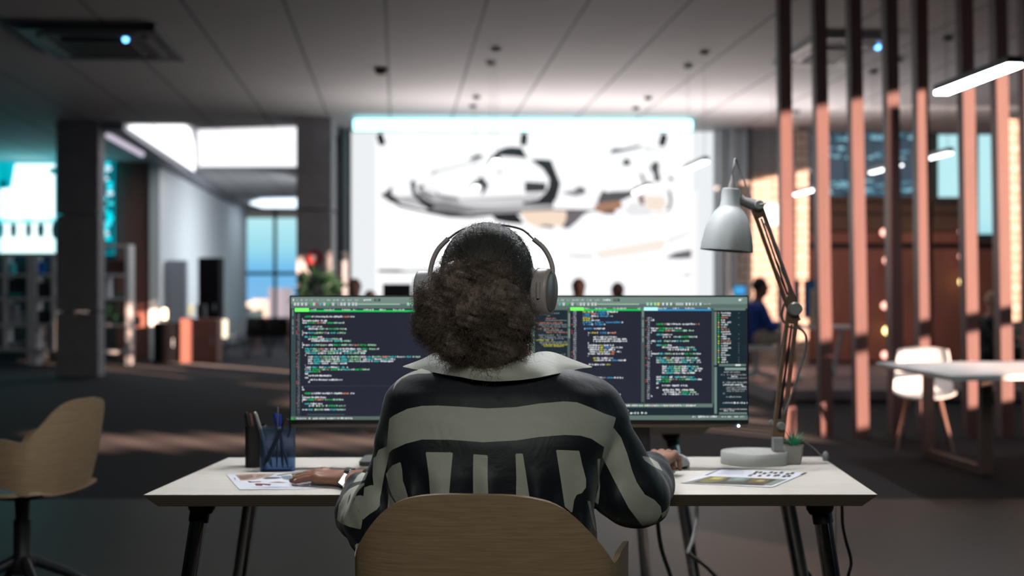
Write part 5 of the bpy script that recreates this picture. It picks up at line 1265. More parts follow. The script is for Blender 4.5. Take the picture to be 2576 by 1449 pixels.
pen('marker_pen', P(664, 1172, YC - 0.012), P(708, 1078, YC - 0.01), 0.0060, pen_black, 'thick black marker lying across the blue cup', pen_black)
r = empty('scissors', P(716, 1175, YC), 'black handled scissors in the blue cup', 'scissors')
MB().tube(spline([P(708, 1085, YC + 0.004), P(712, 1063, YC + 0.004), P(720, 1054, YC + 0.004), P(728, 1060, YC + 0.004), P(730, 1080, YC + 0.004), P(724, 1100, YC + 0.004)], 6), 0.0030, 8).build('handle', pen_black, r, smooth=True)
MB().tube([P(709, 1082, YC + 0.004), P(690, 1120, YC + 0.006), P(680, 1150, YC + 0.006)], [0.004, 0.004, 0.001], 6, flat=0.4).build('blade', pen_silver, r)
pen('ballpoint_pen', P(640, 1172, 3.98), P(620, 1036, 3.985), 0.0050, pen_black, 'black ballpoint pen in the black cup', pen_black)
pen('ballpoint_pen', P(646, 1172, 3.99), P(629, 1040, 3.99), 0.0042, pen_brown, 'slim brown ballpoint pen in the black cup', pen_brown)

# ---- printed sheets lying on the desk
def sheet_paper(name, cs, polys, label, cat='printed sheet', z=0.001, group=None):
    """cs: four corners as (u, v) on the desk; polys: coloured areas in the same coordinates"""
    P4 = [onz(u, v) for u, v in cs]; mb = MB(); lo = [Vector((p.x, p.y, DZ + z)) for p in P4]; hi = [p + Vector((0, 0, 0.0006)) for p in lo]
    mb.add(lo + hi, [(3, 2, 1, 0), (4, 5, 6, 7)] + [(k, (k + 1) % 4, 4 + (k + 1) % 4, 4 + k) for k in range(4)]); mb.c = [(0.74, 0.75, 0.80)] * 6
    for i, (col, pts) in enumerate(polys):
        vs = [onz(u, v) for u, v in pts]; mb.add([(q.x, q.y, DZ + z + 0.0007 + 0.00004 * i) for q in vs], [tuple(range(len(vs)))], 0, lin(col))
    o = mb.build(name, attr_paint('printed_paper')); return tag(o, label, cat, group)
X6 = lambda x: 1660 + x / 5.855; Y6 = lambda y: 1080 + y / 5.855
def c6(*pts): return [(X6(x), Y6(y)) for x, y in pts]
pr = [((128, 132, 118), c6((345, 795), (740, 700), (1880, 745), (1530, 840))), ((66, 58, 50), c6((470, 797), (740, 703), (1730, 745), (1500, 838))),
      ((120, 112, 60), c6((560, 780), (740, 706), (1020, 715), (900, 770), (700, 795))), ((196, 182, 90), c6((730, 745), (800, 715), (960, 722), (870, 745))),
      ((110, 132, 122), c6((980, 775), (1060, 718), (1340, 732), (1230, 778))), ((150, 170, 150), c6((1080, 750), (1140, 724), (1270, 730), (1200, 752))),
      ((112, 98, 58), c6((1290, 790), (1370, 736), (1640, 748), (1540, 800))), ((176, 164, 96), c6((1400, 775), (1470, 752), (1560, 758), (1500, 782))),
      ((140, 148, 140), c6((1560, 838), (1740, 748), (1870, 752), (1640, 842))), ((100, 118, 128), c6((650, 690), (860, 600), (905, 598), (700, 690))), ((60, 58, 62), c6((2060, 680), (2130, 645), (2165, 648), (2100, 680)))]
for i, (x, y) in enumerate(((1330, 690), (1420, 640), (1390, 665), (1480, 645), (1470, 695), (1540, 660), (1600, 690), (1640, 645), (1700, 655), (1740, 690), (1790, 650), (1830, 705), (1880, 670), (1900, 700), (1700, 695), (1950, 660))):
    pr.append(((92, 84, 84), c6((x - 40, y + 14), (x - 6, y - 14), (x + 40, y - 10), (x + 14, y + 15))))
for i in range(4): pr.append(((176, 178, 190), c6((1000 - i * 50, 610 + i * 18), (1240, 622 + i * 16), (1240, 627 + i * 16), (998 - i * 50, 616 + i * 18))))
sheet_paper('printed_sheet', [(1714, 1216), (1943, 1227), (2031, 1190), (1810, 1180)], pr, 'printed sheet with olive pictures and heavy brush lettering, before the succulent')
X5 = lambda x: 560 + x / 6.44; Y5 = lambda y: 1100 + y / 6.44
def c5p(*pts): return [(X5(x), Y5(y)) for x, y in pts]
pl = [((170, 146, 134), c5p((205, 620), (400, 605), (860, 600), (780, 640), (500, 700), (290, 712))), ((128, 98, 86), c5p((250, 640), (480, 615), (500, 660), (360, 700), (290, 690))), ((150, 118, 104), c5p((560, 620), (700, 612), (640, 645), (540, 660))),
      ((64, 48, 44), c5p((400, 715), (430, 745), (640, 735), (600, 725), (480, 730))), ((110, 60, 54), c5p((290, 778), (520, 762), (540, 795), (640, 800), (650, 778), (760, 795), (790, 770), (560, 758))),
      ((90, 100, 104), c5p((640, 680), (720, 655), (900, 655), (980, 670), (860, 685), (700, 690))), ((60, 62, 66), c5p((680, 672), (760, 660), (860, 662), (800, 676))), ((120, 130, 136), c5p((940, 640), (1100, 630), (1180, 700), (1060, 705), (980, 690))),
      ((70, 76, 80), c5p((1080, 700), (1180, 690), (1170, 740), (1090, 735))), ((130, 90, 84), c5p((740, 745), (900, 732), (1060, 748), (960, 752))), ((100, 116, 190), c5p((430, 822), (760, 818), (1460, 822), (760, 828))), ((66, 74, 70), c5p((1120, 780), (1200, 782), (1230, 798), (1130, 798))), ((120, 124, 140), c5p((180, 670), (200, 668), (215, 705), (198, 702)))]
sheet_paper('printed_sheet', [(569, 1195), (602, 1233), (935, 1228), (900, 1192)], pl, 'printed sheet with brown and grey pictures under her fingers')
pl2 = [((84, 84, 86), c5p((1110, 610), (1330, 570), (1560, 640), (1450, 700), (1200, 705))), ((50, 48, 50), c5p((1130, 625), (1300, 590), (1330, 640), (1200, 690))), ((110, 114, 118), c5p((860, 632), (1100, 590), (1340, 555), (1500, 530), (1700, 500), (1480, 545), (1130, 600), (900, 640))), ((70, 72, 72), c5p((2100, 540), (2400, 520), (2400, 560), (2200, 575)))]
sheet_paper('printed_sheet', [(735, 1196), (800, 1222), (985, 1215), (960, 1177), (850, 1176)][:4], pl2, 'second printed sheet with dark pictures lying under her wrist', z=0.0022)

# ---- mouse, cables under the desk
pm = Vector((0.474, 3.97, DZ)); r = empty('mouse', pm, 'white computer mouse next to her hand', 'mouse', rz=0)
R = Matrix.Rotation(math.radians(-12), 3, 'Z'); ax, G = grid((-0.05, -0.075, -0.01), (0.05, 0.075, 0.05), 0.002)
d = ell(G, (0, 0, 0.004), (0.034, 0.060, 0.033)); d = smax(d, -G[2] + 0.006, 0.003); V, F = nets(d, ax, 0.002); V = relax(V, F, 2)
mesh_np('shell', [tuple(R @ Vector(v) + pm) for v in V], F, mat('mouse_white', (0.72, 0.73, 0.78), 0.3, var=0.02), r)
MB().rbox(pm + Vector((0, 0, 0.004)), (0.058, 0.104, 0.007), 0.026, 8, R).build('sole', pen_black, r)
MB().tube([R @ Vector((-0.004, 0.034, 0.031)) + pm, R @ Vector((0.004, 0.034, 0.031)) + pm], 0.006, 12).build('scroll_wheel', cb, r)
def cord(name, pts, rad, m_, label): o = MB().tube(spline(pts, 8), rad, 8).build(name, m_, smooth=True); return tag(o, label, 'cable', 'cables under the desks')
cg = mat('cable_pale', (0.20, 0.19, 0.185), 0.6)
cord('cable', [P(1652, 1262, 4.25), P(1655, 1320, 4.3), P(1664, 1380, 4.35), P(1684, 1440, 4.4), P(1700, 1490, 4.5), P(1720, 1530, 4.7)], 0.007, cg, 'pale grey cable hanging behind the front desk, curving to the floor')
cord('cable', [P(1752, 1270, 4.6), P(1752, 1310, 4.6), P(1742, 1360, 4.55), P(1732, 1386, 4.5), P(1736, 1395, 4.5), P(1770, 1420, 4.55), P(1798, 1448, 4.6), P(1830, 1490, 4.8), P(1850, 1560, 5.0)], 0.0065, cg, 'pale grey cable with a bend, hanging beside the chrome leg')
cord('cable', [P(2118, 1272, 3.95), P(2120, 1320, 3.95), P(2128, 1360, 3.95), P(2138, 1395, 3.95), P(2141, 1420, 3.95), P(2134, 1449, 3.95), P(2128, 1500, 4.0), P(2140, 1700, 4.2)], 0.0045, black_metal, 'thin black cable hanging from the corner of the desk')
cord('cable', [P(2008, 1400, 4.2), P(2022, 1430, 4.25), P(2042, 1460, 4.3), P(2060, 1560, 4.5)], 0.006, black_metal, 'thick black cable beside the far chrome leg')

# ================================================================ CHAIRS
oak = wood('oak_veneer', (0.25, 0.165, 0.095), (0.40, 0.275, 0.165), 9, (1.2, 1.2, 26), 0.42, 0.03)
def tub_chair(name, loc, rz, label, group):
    """bent plywood armchair: wrap-round shell, seat pan, swivel pedestal"""
    O = Vector(loc); R = Matrix.Rotation(rz, 3, 'Z'); r = empty(name, O, label, 'chair', group, rz)
    # half plan: distance along the shell -> x, y, top height
    prof = [(0.0, -0.232, 0.8235, 0.46), (0.07, -0.231, 0.8230, 0.46), (0.125, -0.228, 0.8160, 0.46), (0.162, -0.222, 0.8035, 0.46), (0.192, -0.213, 0.782, 0.46), (0.217, -0.203, 0.755, 0.46), (0.241, -0.190, 0.722, 0.465), (0.258, -0.176, 0.692, 0.47), (0.266, -0.160, 0.672, 0.48),
            (0.274, -0.135, 0.676, 0.49), (0.279, -0.10, 0.684, 0.50), (0.284, -0.04, 0.682, 0.50), (0.286, 0.04, 0.676, 0.50), (0.284, 0.10, 0.662, 0.505), (0.280, 0.135, 0.625, 0.52), (0.277, 0.147, 0.59, 0.55)]
    hp = spline(prof, 4); full = [np.array([-q[0], q[1], q[2], q[3]]) for q in hp[::-1][:-1]] + hp
    G = []
    for q in full:
        row = []
        for k in range(15):
            t = k / 14; z = q[3] + (q[2] - q[3]) * t; lean = 0.20 * (z - 0.46) * max(0.0, min(1.0, (-q[1] - 0.02) / 0.18)); bulge = 0.012 * math.sin(math.pi * t)
            sc = 1.0 - 0.0 * t; wl = 0.965 + 0.035 * min(1, t * 2)
            row.append(O + R @ Vector((q[0] * wl, q[1] - lean - bulge * 0.5 + 0.03, z)))
        G.append(row)
    MB().sheet(G, 0.012).build('shell', oak, r, smooth=45)
    # seat pan with a turned-down front
    S = []
    for i in range(17):
        y = -0.235 + 0.49 * i / 16; hw = 0.268 if i < 12 else 0.268 - 0.012 * (i - 11); row = []
        for k in range(17):
            t = -1 + k / 8; z = 0.455 + 0.02 * abs(t) ** 3 - 0.012 * math.exp(-((y + 0.05) / 0.12) ** 2) - (0.02 * ((i - 12) / 4) ** 2 if i > 12 else 0); row.append(O + R @ Vector((t * hw * (1 if i > 3 else 0.80 + 0.066 * i), y + 0.03, z)))
        S.append(row)
    MB().sheet(S, 0.012).build('seat', oak, r, smooth=45)
    T = lambda x, y, z: O + R @ Vector((x, y, z))
    MB().lathe([(0.11, 0.425), (0.11, 0.438), (0.05, 0.43), (0.03, 0.415), (0.026, 0.34), (0.034, 0.335), (0.034, 0.20), (0.05, 0.17), (0.045, 0.12), (0.01, 0.11)][::-1], O, 24, R).build('pedestal', black_metal, r, smooth=40)
    for k in range(4):
        a = math.radians(45 + 90 * k); MB().tube([T(0.03 * math.cos(a), 0.03 * math.sin(a), 0.175), T(0.17 * math.cos(a), 0.17 * math.sin(a), 0.11), T(0.31 * math.cos(a), 0.31 * math.sin(a), 0.028)], [0.022, 0.019, 0.014], 10).build('leg', black_metal, r, smooth=40)
        MB().lathe([(0.02, 0), (0.02, 0.03)], T(0.30 * math.cos(a), 0.30 * math.sin(a), 0), 12).build('glide', black_metal, r)
    return r
CHX = P(1238, 0, 2.80).x
ch0 = tub_chair('tub_chair', (CHX, 3.06, 0), math.radians(-7), 'oak veneer tub chair the woman sits in', 'oak tub chairs')
c_ = copy_tree(ch0); c_.location = (P(45, 0, 5.5).x, 5.55, 0.0); c_.rotation_euler = (0, 0, math.radians(78)); c_['label'] = 'empty oak veneer tub chair in the dark, cut by the edge of the view'
# ================================================================ THE WOMAN AT THE DESK
skin = mat('skin_brown', (0.30, 0.15, 0.105), 0.48, scale=40, var=0.12, bump=0.03)
nail = mat('nail_polish', (0.72, 0.66, 0.68), 0.2, var=0.02)
def px(u, v, Y): return tuple(P(u, v, Y))
HC = np.array([-0.055, 3.055, 1.270])
def body_sdf(G):
    X, Y, Z = G
    d = ell(G, tuple(HC), (0.094, 0.110, 0.107))
    d = smin(d, ell(G, (-0.055, 3.10, 1.215), (0.068, 0.085, 0.080)), 0.04)            # lower face
    d = smin(d, ell(G, (-0.055, 3.165, 1.165), (0.030, 0.030, 0.026)), 0.03)          # chin
    d = smin(d, cone(G, (-0.055, 3.168, 1.262), (-0.055, 3.194, 1.226), 0.010, 0.016), 0.014)   # nose
    for s in (-1, 1):
        d = smin(d, ell(G, (-0.055 + s * 0.015, 3.186, 1.222), (0.011, 0.012, 0.009)), 0.006)
        d = smax(d, -ell(G, (-0.055 + s * 0.034, 3.168, 1.268), (0.019, 0.014, 0.013)), 0.012)  # eye sockets
        d = smin(d, ell(G, (-0.055 + s * 0.034, 3.150, 1.268), (0.0145, 0.0145, 0.0135)), 0.004)
        d = smin(d, ell(G, (-0.055 + s * 0.097, 3.055, 1.255), (0.012, 0.022, 0.034)), 0.010)   # ears
    d = smin(d, ell(G, (-0.055, 3.178, 1.196), (0.026, 0.012, 0.006)), 0.006); d = smin(d, ell(G, (-0.055, 3.176, 1.186), (0.022, 0.012, 0.007)), 0.006)
    neck = cone(G, (-0.050, 3.065, 1.20), (-0.040, 3.085, 1.03), 0.054, 0.062); d = smin(d, neck, 0.03)
    for s in (-1, 1):
        d = smin(d, chain(G, [((-0.035 + s * 0.02, 3.08, 1.06), 0.055), ((-0.035 + s * 0.15, 3.085, 0.995), 0.05), ((-0.035 + s * 0.175, 3.085, 0.97), 0.045)], 0.03), 0.045)
    d = smin(d, chain(G, [((-0.035, 3.08, 0.98), 0.10), ((-0.04, 3.06, 0.78), 0.105), ((-0.04, 3.06, 0.60), 0.13)], 0.06), 0.06)
    # arms inside the sleeves
    d = smin(d, chain(G, [((-0.200, 3.085, 0.975), 0.044), ((-0.245, 3.08, 0.84), 0.040), ((-0.295, 3.10, 0.72), 0.038), ((-0.355, 3.30, 0.735), 0.034), ((-0.405, 3.52, 0.757), 0.0200)], 0.02), 0.03)
    d = smin(d, chain(G, [((0.165, 3.085, 0.975), 0.044), ((0.275, 3.10, 0.79), 0.040), ((0.33, 3.36, 0.785), 0.034), ((0.385, 3.66, 0.770), 0.026)], 0.02), 0.03)
    # legs
    for s in (-1, 1):
        d = smin(d, chain(G, [((-0.04 + s * 0.09, 3.10, 0.555), 0.085), ((-0.04 + s * 0.12, 3.50, 0.545), 0.062), ((-0.04 + s * 0.12, 3.52, 0.18), 0.045), ((-0.04 + s * 0.12, 3.58, 0.08), 0.036), ((-0.04 + s * 0.12, 3.70, 0.05), 0.03)], 0.03), 0.04)
    return d
h = 0.005; ax, G = grid((-0.48, 2.88, 0.0), (0.46, 3.80, 1.41), h); V0, F0 = nets(body_sdf(G), ax, h); V0 = relax(V0, F0, 1); del G

def hand(side, curl):
    """hand in its own frame: fingers +x, back of the hand +z, thumb on side*y; returns verts, quads, material ids"""
    h = 0.0016; ax, G = grid((-0.05, -0.075, -0.035), (0.20, 0.075, 0.065), h); s = side
    d = chain(G, [((-0.045, 0, 0.008), 0.0225), ((0.0, 0, 0.006), 0.0200)], 0.01)
    roots = [(0.084, s * 0.031), (0.089, s * 0.0105), (0.085, s * -0.0105), (0.077, s * -0.029)]
    lens = [0.068, 0.076, 0.071, 0.056]; rad = [0.0088, 0.0090, 0.0086, 0.0076]; palm = None; nails = []
    for (x, y), L_, r_ in zip(roots, lens, rad):
        c = cone(G, (0.005, y * 0.55, 0.006), (x, y, 0.010), 0.0145, 0.0108); palm = c if palm is None else smin(palm, c, 0.012)
    d = smin(d, palm, 0.015)
    d = smin(d, cone(G, (0.02, s * 0.018, 0.000), (0.05, s * 0.030, -0.002), 0.015, 0.013), 0.012)
    for i, ((x, y), L_, r_) in enumerate(zip(roots, lens, rad)):
        fan = (y / 0.031) * 0.17; a0 = curl[0]; p = np.array([x - 0.012, y, 0.011]); segs = [(L_ * 0.50, a0), (L_ * 0.30, a0 + curl[1]), (L_ * 0.22, a0 + curl[1] + curl[2])]; pts = [(tuple(p), r_ * 1.12)]
        q = np.array([x, y, 0.012 + 0.001]); pts.append((tuple(q), r_ * 1.16))
        for j, (l_, an) in enumerate(segs):
            dr = np.array([math.cos(an) * math.cos(fan), math.sin(fan), -math.sin(an)]); q = q + dr * l_; pts.append((tuple(q), r_ * (1.02, 0.92, 0.76)[j]))
            if j == 0: pass
        up = np.array([math.sin(segs[-1][1]), 0, math.cos(segs[-1][1])]); nails.append((q - dr * 0.004 + up * r_ * 0.55, dr, up, r_))
        f = chain(G, pts, 0.004); d = smin(d, f, 0.005)
        d = smin(d, ell(G, (x, y, 0.0175), (0.009, 0.007, 0.0065)), 0.006)
    t = chain(G, [((0.018, s * 0.020, 0.002), 0.0145), ((0.050, s * 0.046, 0.001), 0.0115), ((0.076, s * 0.056, 0.000), 0.0098), ((0.098, s * 0.058, -0.001), 0.0080)], 0.004); d = smin(d, t, 0.008)
    V, F = nets(d, ax, h); V = relax(V, F, 2); m = np.zeros(len(F), int)
    nb = MB()
    for (c, dr, up, r_) in nails + [(np.array([0.098, s * 0.058, 0.004]), np.array([1, 0, 0]), np.array([0, 0, 1]), 0.009)]:
        dr = dr / np.linalg.norm(dr); sd = np.cross(up, dr); Rm = Matrix((dr, sd, up)).transposed(); nb.ball(c, (0.0062, r_ * 0.62, 0.0032), 10, 0, Rm)
    return V, F, nb
def place(V, o, fx, up):
    fx = Vector(fx).normalized(); up = Vector(up); up = (up - fx * up.dot(fx)).normalized(); yv = up.cross(fx); M = np.array([tuple(fx), tuple(yv), tuple(up)])
    return np.asarray(V) @ M + np.array(o)
allV = [V0]; allF = [F0]; allM = [np.zeros(len(F0), int)]; off = len(V0)
for (sd_, curl, o, fx, up) in ((-1, (0.10, 0.10, 0.14), (-0.418, 3.545, 0.752), (-0.93, 0.36, -0.02), (0.05, -0.16, 1)),
                               (1, (0.62, 0.95, 0.75), (0.388, 3.71, 0.772), (0.34, 0.92, 0.10), (-0.10, -0.18, 1))):
    V, F, nb = hand(sd_, curl); V = place(V, o, fx, up); allV.append(V); allF.append(F + off); allM.append(np.zeros(len(F), int)); off += len(V)
    NV = place(np.array(nb.v), o, fx, up); NF = np.array([f if len(f) == 4 else (*f, f[-1]) for f in nb.f]); allV.append(NV); allF.append(NF + off); allM.append(np.ones(len(NF), int)); off += len(NV)
woman = mesh_np('person', np.vstack(allV), np.vstack(allF), [skin, nail], None, True, np.concatenate(allM))
tag(woman, 'woman with curly ponytail in black and cream striped shirt, seen from behind', 'person')

# ---- shirt ------------------------------------------------------------
S3 = 3.08 / FL
tab = np.array([  # v,    left u, right u, back y, front y
    (860, 1180, 1300, 3.05, 3.11), (893, 1120, 1360, 3.035, 3.13), (925, 1060, 1440, 3.000, 3.15), (945, 1018, 1486, 2.982, 3.18), (985, 983, 1530, 2.958, 3.19), (1040, 970, 1552, 2.935, 3.21), (1100, 966, 1540, 2.920, 3.22),
    (1180, 972, 1514, 2.912, 3.23), (1270, 975, 1496, 2.915, 3.23), (1350, 950, 1506, 2.92, 3.24), (1449, 945, 1515, 2.92, 3.24), (1600, 940, 1530, 2.92, 3.26)], float)
zt_ = EYE + (HZ - tab[:, 0]) * S3; o_ = np.argsort(zt_); zt_ = zt_[o_]; tb = tab[o_]
def shirt_sdf(G):
    X, Y, Z = G
    z1 = Z[0, 0, :]
    L_ = np.interp(z1, zt_, (tb[:, 1] - 1288) * S3); R_ = np.interp(z1, zt_, (tb[:, 2] - 1288) * S3); B_ = np.interp(z1, zt_, tb[:, 3]); Fr = np.interp(z1, zt_, tb[:, 4])
    k = np.ones(5) / 5
    sm = lambda a: np.convolve(np.pad(a, 2, 'edge'), k, 'valid')
    L_, R_, B_, Fr = sm(L_), sm(R_), sm(B_), sm(Fr)
    cx = ((L_ + R_) / 2)[None, None, :]; hw = ((R_ - L_) / 2)[None, None, :]; cy = ((B_ + Fr) / 2)[None, None, :]; hd = ((Fr - B_) / 2)[None, None, :]
    q = (np.abs((X - cx) / hw) ** 2.7 + np.abs((Y - cy) / hd) ** 2.7) ** (1 / 2.7)
    d = (q - 1) * np.minimum(hw, hd) * 0.9
    d = smax(d, Z - 1.080, 0.015)
    # gathered pleats under the yoke, soft folds elsewhere
    low = np.clip((0.865 - Z) / 0.06, 0, 1); back = np.clip((3.06 - Y) / 0.08, 0, 1)
    d = d + 0.0050 * low * back * (np.sin(X * 62 + 1.6 * np.sin(Z * 9 + X * 5)) + 0.5 * np.sin(X * 118 + 2 * np.sin(Z * 14)))
    d = d + 0.0035 * waves((X, Y * 0.4, Z * 0.7), 26, 4) + 0.0018 * waves((X, Y, Z), 60, 8)
    # sleeves
    Ls = chain(G, [((-0.218, 3.085, 0.975), 0.050), ((-0.246, 3.075, 0.90), 0.051), ((-0.256, 3.07, 0.83), 0.053), ((-0.284, 3.085, 0.755), 0.062), ((-0.300, 3.11, 0.715), 0.068), ((-0.340, 3.26, 0.712), 0.062), ((-0.360, 3.36, 0.722), 0.055), ((-0.380, 3.43, 0.750), 0.035)], 0.03)
    Ls = smin(Ls, chain(G, [((-0.30, 3.12, 0.68), 0.052), ((-0.285, 3.11, 0.63), 0.030)], 0.02), 0.03)
    Rs = chain(G, [((0.183, 3.085, 0.975), 0.050), ((0.205, 3.08, 0.925), 0.050), ((0.232, 3.085, 0.862), 0.058), ((0.262, 3.09, 0.800), 0.064), ((0.283, 3.11, 0.772), 0.062), ((0.318, 3.28, 0.783), 0.060), ((0.342, 3.42, 0.787), 0.045), ((0.356, 3.49, 0.780), 0.034)], 0.03)
    Rs = smin(Rs, ell(G, (0.236, 3.10, 0.775), (0.060, 0.075, 0.056)), 0.03)
    sw_ = X * 55 * np.where(X < 0, 1.0, 1.2) + Z * 34 * np.where(X < 0, -1.0, 1.0) + 1.5 * np.sin(Z * 17 + Y * 9); fl = 0.0075 * waves((X * 0.7, Y * 0.9, Z * 1.1), 44, 15) + 0.0040 * waves((X, Y, Z), 85, 23) + 0.0040 * np.sin(sw_) * (0.6 + 0.4 * np.sin(Z * 30 + X * 12))
    lo2 = np.clip((0.90 - Z) / 0.1, 0.25, 1)
    Ls = Ls + fl * lo2 * 1.25; Rs = Rs + fl * lo2 * 0.8
    up = np.clip((Z - 0.90) / 0.08, 0, 1)
    kk = 0.010 + 0.035 * up
    hL = np.clip(0.5 + 0.5 * (Ls - d) / kk, 0, 1); d = Ls * (1 - hL) + d * hL - kk * hL * (1 - hL)
    hR = np.clip(0.5 + 0.5 * (Rs - d) / kk, 0, 1); d = Rs * (1 - hR) + d * hR - kk * hR * (1 - hR)
    return d
h = 0.0036; ax, G = grid((-0.49, 2.86, 0.50), (0.46, 3.62, 1.10), h); V, F = nets(shirt_sdf(G), ax, h); V = relax(V, F, 2); del G

K5 = lambda pts: [(850 + x * 0.40654, 860 + y * 0.40654) for x, y in pts]
K8 = lambda pts: [(840 + x * 0.19956, 1160 + y * 0.19956) for x, y in pts]
light = [
    K5([(338, 305), (350, 262), (372, 228), (410, 192), (470, 150), (600, 190), (560, 196), (500, 196), (440, 206), (395, 228), (362, 262)]),
    K5([(318, 476), (345, 455), (430, 414), (520, 396), (620, 394), (740, 400), (920, 412), (1100, 404), (1250, 381), (1400, 368), (1480, 374), (1570, 408), (1650, 444), (1722, 468), (1700, 545), (1648, 652), (1570, 600), (1500, 580), (1400, 576), (1250, 588), (1100, 610), (900, 621), (700, 606), (520, 604), (420, 630), (335, 668), (301, 705), (306, 600)]),
    K5([(543, 682), (712, 684), (700, 800), (684, 990), (574, 990), (562, 820)]),
    K5([(838, 695), (928, 702), (926, 820), (932, 990), (838, 990), (836, 820)]),
    K5([(1099, 692), (1144, 690), (1166, 830), (1190, 990), (1102, 990), (1104, 830)]),
    K5([(1350, 668), (1494, 674), (1512, 760), (1536, 850), (1536, 900), (1510, 936), (1478, 946), (1462, 980), (1450, 1060), (1404, 1020), (1380, 860)]),
    K5([(1648, 652), (1706, 532), (1752, 590), (1790, 690), (1822, 800), (1850, 870), (1900, 945), (1960, 978), (1998, 1020), (2004, 1062), (1962, 1136), (1884, 1140), (1800, 1030), (1716, 870), (1636, 712)]),
    K5([(2062, 985), (2066, 1030), (2040, 1066), (2008, 1092), (2004, 1062), (2034, 1040)]),
    K5([(1606, 725), (1624, 722), (1618, 800), (1622, 900), (1612, 1010), (1590, 990), (1612, 900)]),
    K5([(1545, 985), (1562, 985), (1580, 1080), (1600, 1180), (1580, 1140)]),
    K5([(1880, 705), (1930, 715), (1980, 745), (2010, 800), (1950, 770), (1900, 735)]),
    K8([(486, 180), (492, 60), (500, -40), (530, -60), (560, -140), (700, -200), (690, -60), (664, 60), (640, 150), (612, 300), (596, 400), (580, 470), (540, 400), (500, 300)]),
    K8([(380, 335), (440, 310), (496, 298), (520, 360), (548, 420), (582, 472), (578, 560), (540, 612), (450, 668), (362, 742), (330, 690), (304, 590), (330, 500), (372, 440)]),
    K8([(60, 560), (120, 430), (196, 350), (280, 310), (386, 272), (372, 446), (330, 500), (300, 580), (312, 650), (360, 745), (340, 860), (200, 830), (100, 790), (40, 740)]),
    K8([(240, 272), (300, 180), (350, 145), (432, 135), (410, 190), (390, 240), (320, 255)]),
    K8([(655, 165), (690, 110), (735, 55), (840, 10), (860, 110), (870, 250), (902, 340), (940, 480), (902, 555), (850, 575), (790, 530), (730, 430), (694, 320)]),
    K8([(690, 405), (720, 450), (790, 560), (780, 620), (690, 745), (676, 600)]),
    K8([(248, 1085), (430, 1110), (470, 1180), (420, 1350), (340, 1230)]),
]
dark = [K8([(384, 300), (335, 345), (285, 410), (262, 470), (236, 545), (250, 470), (285, 440), (330, 430), (372, 440)]), K8([(190, 440), (215, 400), (205, 470), (165, 560), (176, 500)])]
def pattern(V, polys):
    u = 1288 + V[:, 0] / V[:, 1] * FL; v = HZ - (V[:, 2] - EYE) / V[:, 1] * FL; s = np.full(len(V), -200.0)
    for p in polys: s = np.maximum(s, poly_sd(u, v, p))
    for p in dark: s = np.minimum(s, -poly_sd(u, v, p))
    return s
def satin():
    m = bpy.data.materials.new('striped_satin'); m.use_nodes = True; nt = m.node_tree; b = nt.nodes['Principled BSDF']
    a = nt.nodes.new('ShaderNodeAttribute'); a.attribute_name = 'stripe'
    st = nt.nodes.new('ShaderNodeMapRange'); st.inputs[1].default_value = -0.5; st.inputs[2].default_value = 0.5; nt.links.new(a.outputs['Fac'], st.inputs[0])
    tc = nt.nodes.new('ShaderNodeTexCoord'); n = nt.nodes.new('ShaderNodeTexNoise'); n.inputs['Scale'].default_value = 700; nt.links.new(tc.outputs['Object'], n.inputs['Vector'])
    lg = _mix(nt, (0.36, 0.365, 0.31), (0.44, 0.445, 0.375), n.outputs['Fac']); dk = _mix(nt, (0.004, 0.006, 0.009), (0.010, 0.013, 0.018), n.outputs['Fac'])
    mx = nt.nodes.new('ShaderNodeMix'); mx.data_type = 'RGBA'; nt.links.new(st.outputs[0], mx.inputs[0]); nt.links.new(dk, mx.inputs[6]); nt.links.new(lg, mx.inputs[7]); nt.links.new(mx.outputs[2], b.inputs['Base Color'])
    b.inputs['Roughness'].default_value = 0.52; b.inputs['Specular IOR Level'].default_value = 0.4
    b.inputs['Sheen Weight'].default_value = 0.15; b.inputs['Sheen Roughness'].default_value = 0.4
    n2 = nt.nodes.new('ShaderNodeTexNoise'); n2.inputs['Scale'].default_value = 16; n2.inputs['Detail'].default_value = 3; n2.inputs['Distortion'].default_value = 1.2; nt.links.new(tc.outputs['Object'], n2.inputs['Vector'])
    bp = nt.nodes.new('ShaderNodeBump'); bp.inputs['Strength'].default_value = 0.18; bp.inputs['Distance'].default_value = 0.01; nt.links.new(n2.outputs['Fac'], bp.inputs['Height'])
    n3 = nt.nodes.new('ShaderNodeBump'); n3.inputs['Strength'].default_value = 0.12; n3.inputs['Distance'].default_value = 0.001; nt.links.new(n.outputs['Fac'], n3.inputs['Height']); nt.links.new(bp.outputs[0], n3.inputs['Normal']); nt.links.new(n3.outputs[0], b.inputs['Normal'])
    return m
SAT = satin()
def add_attr(o, vals):
    at = o.data.attributes.new('stripe', 'FLOAT', 'POINT'); at.data.foreach_set('value', np.asarray(vals, np.float32))
shirt = mesh_np('shirt', V, F, SAT, woman); add_attr(shirt, pattern(V, light))

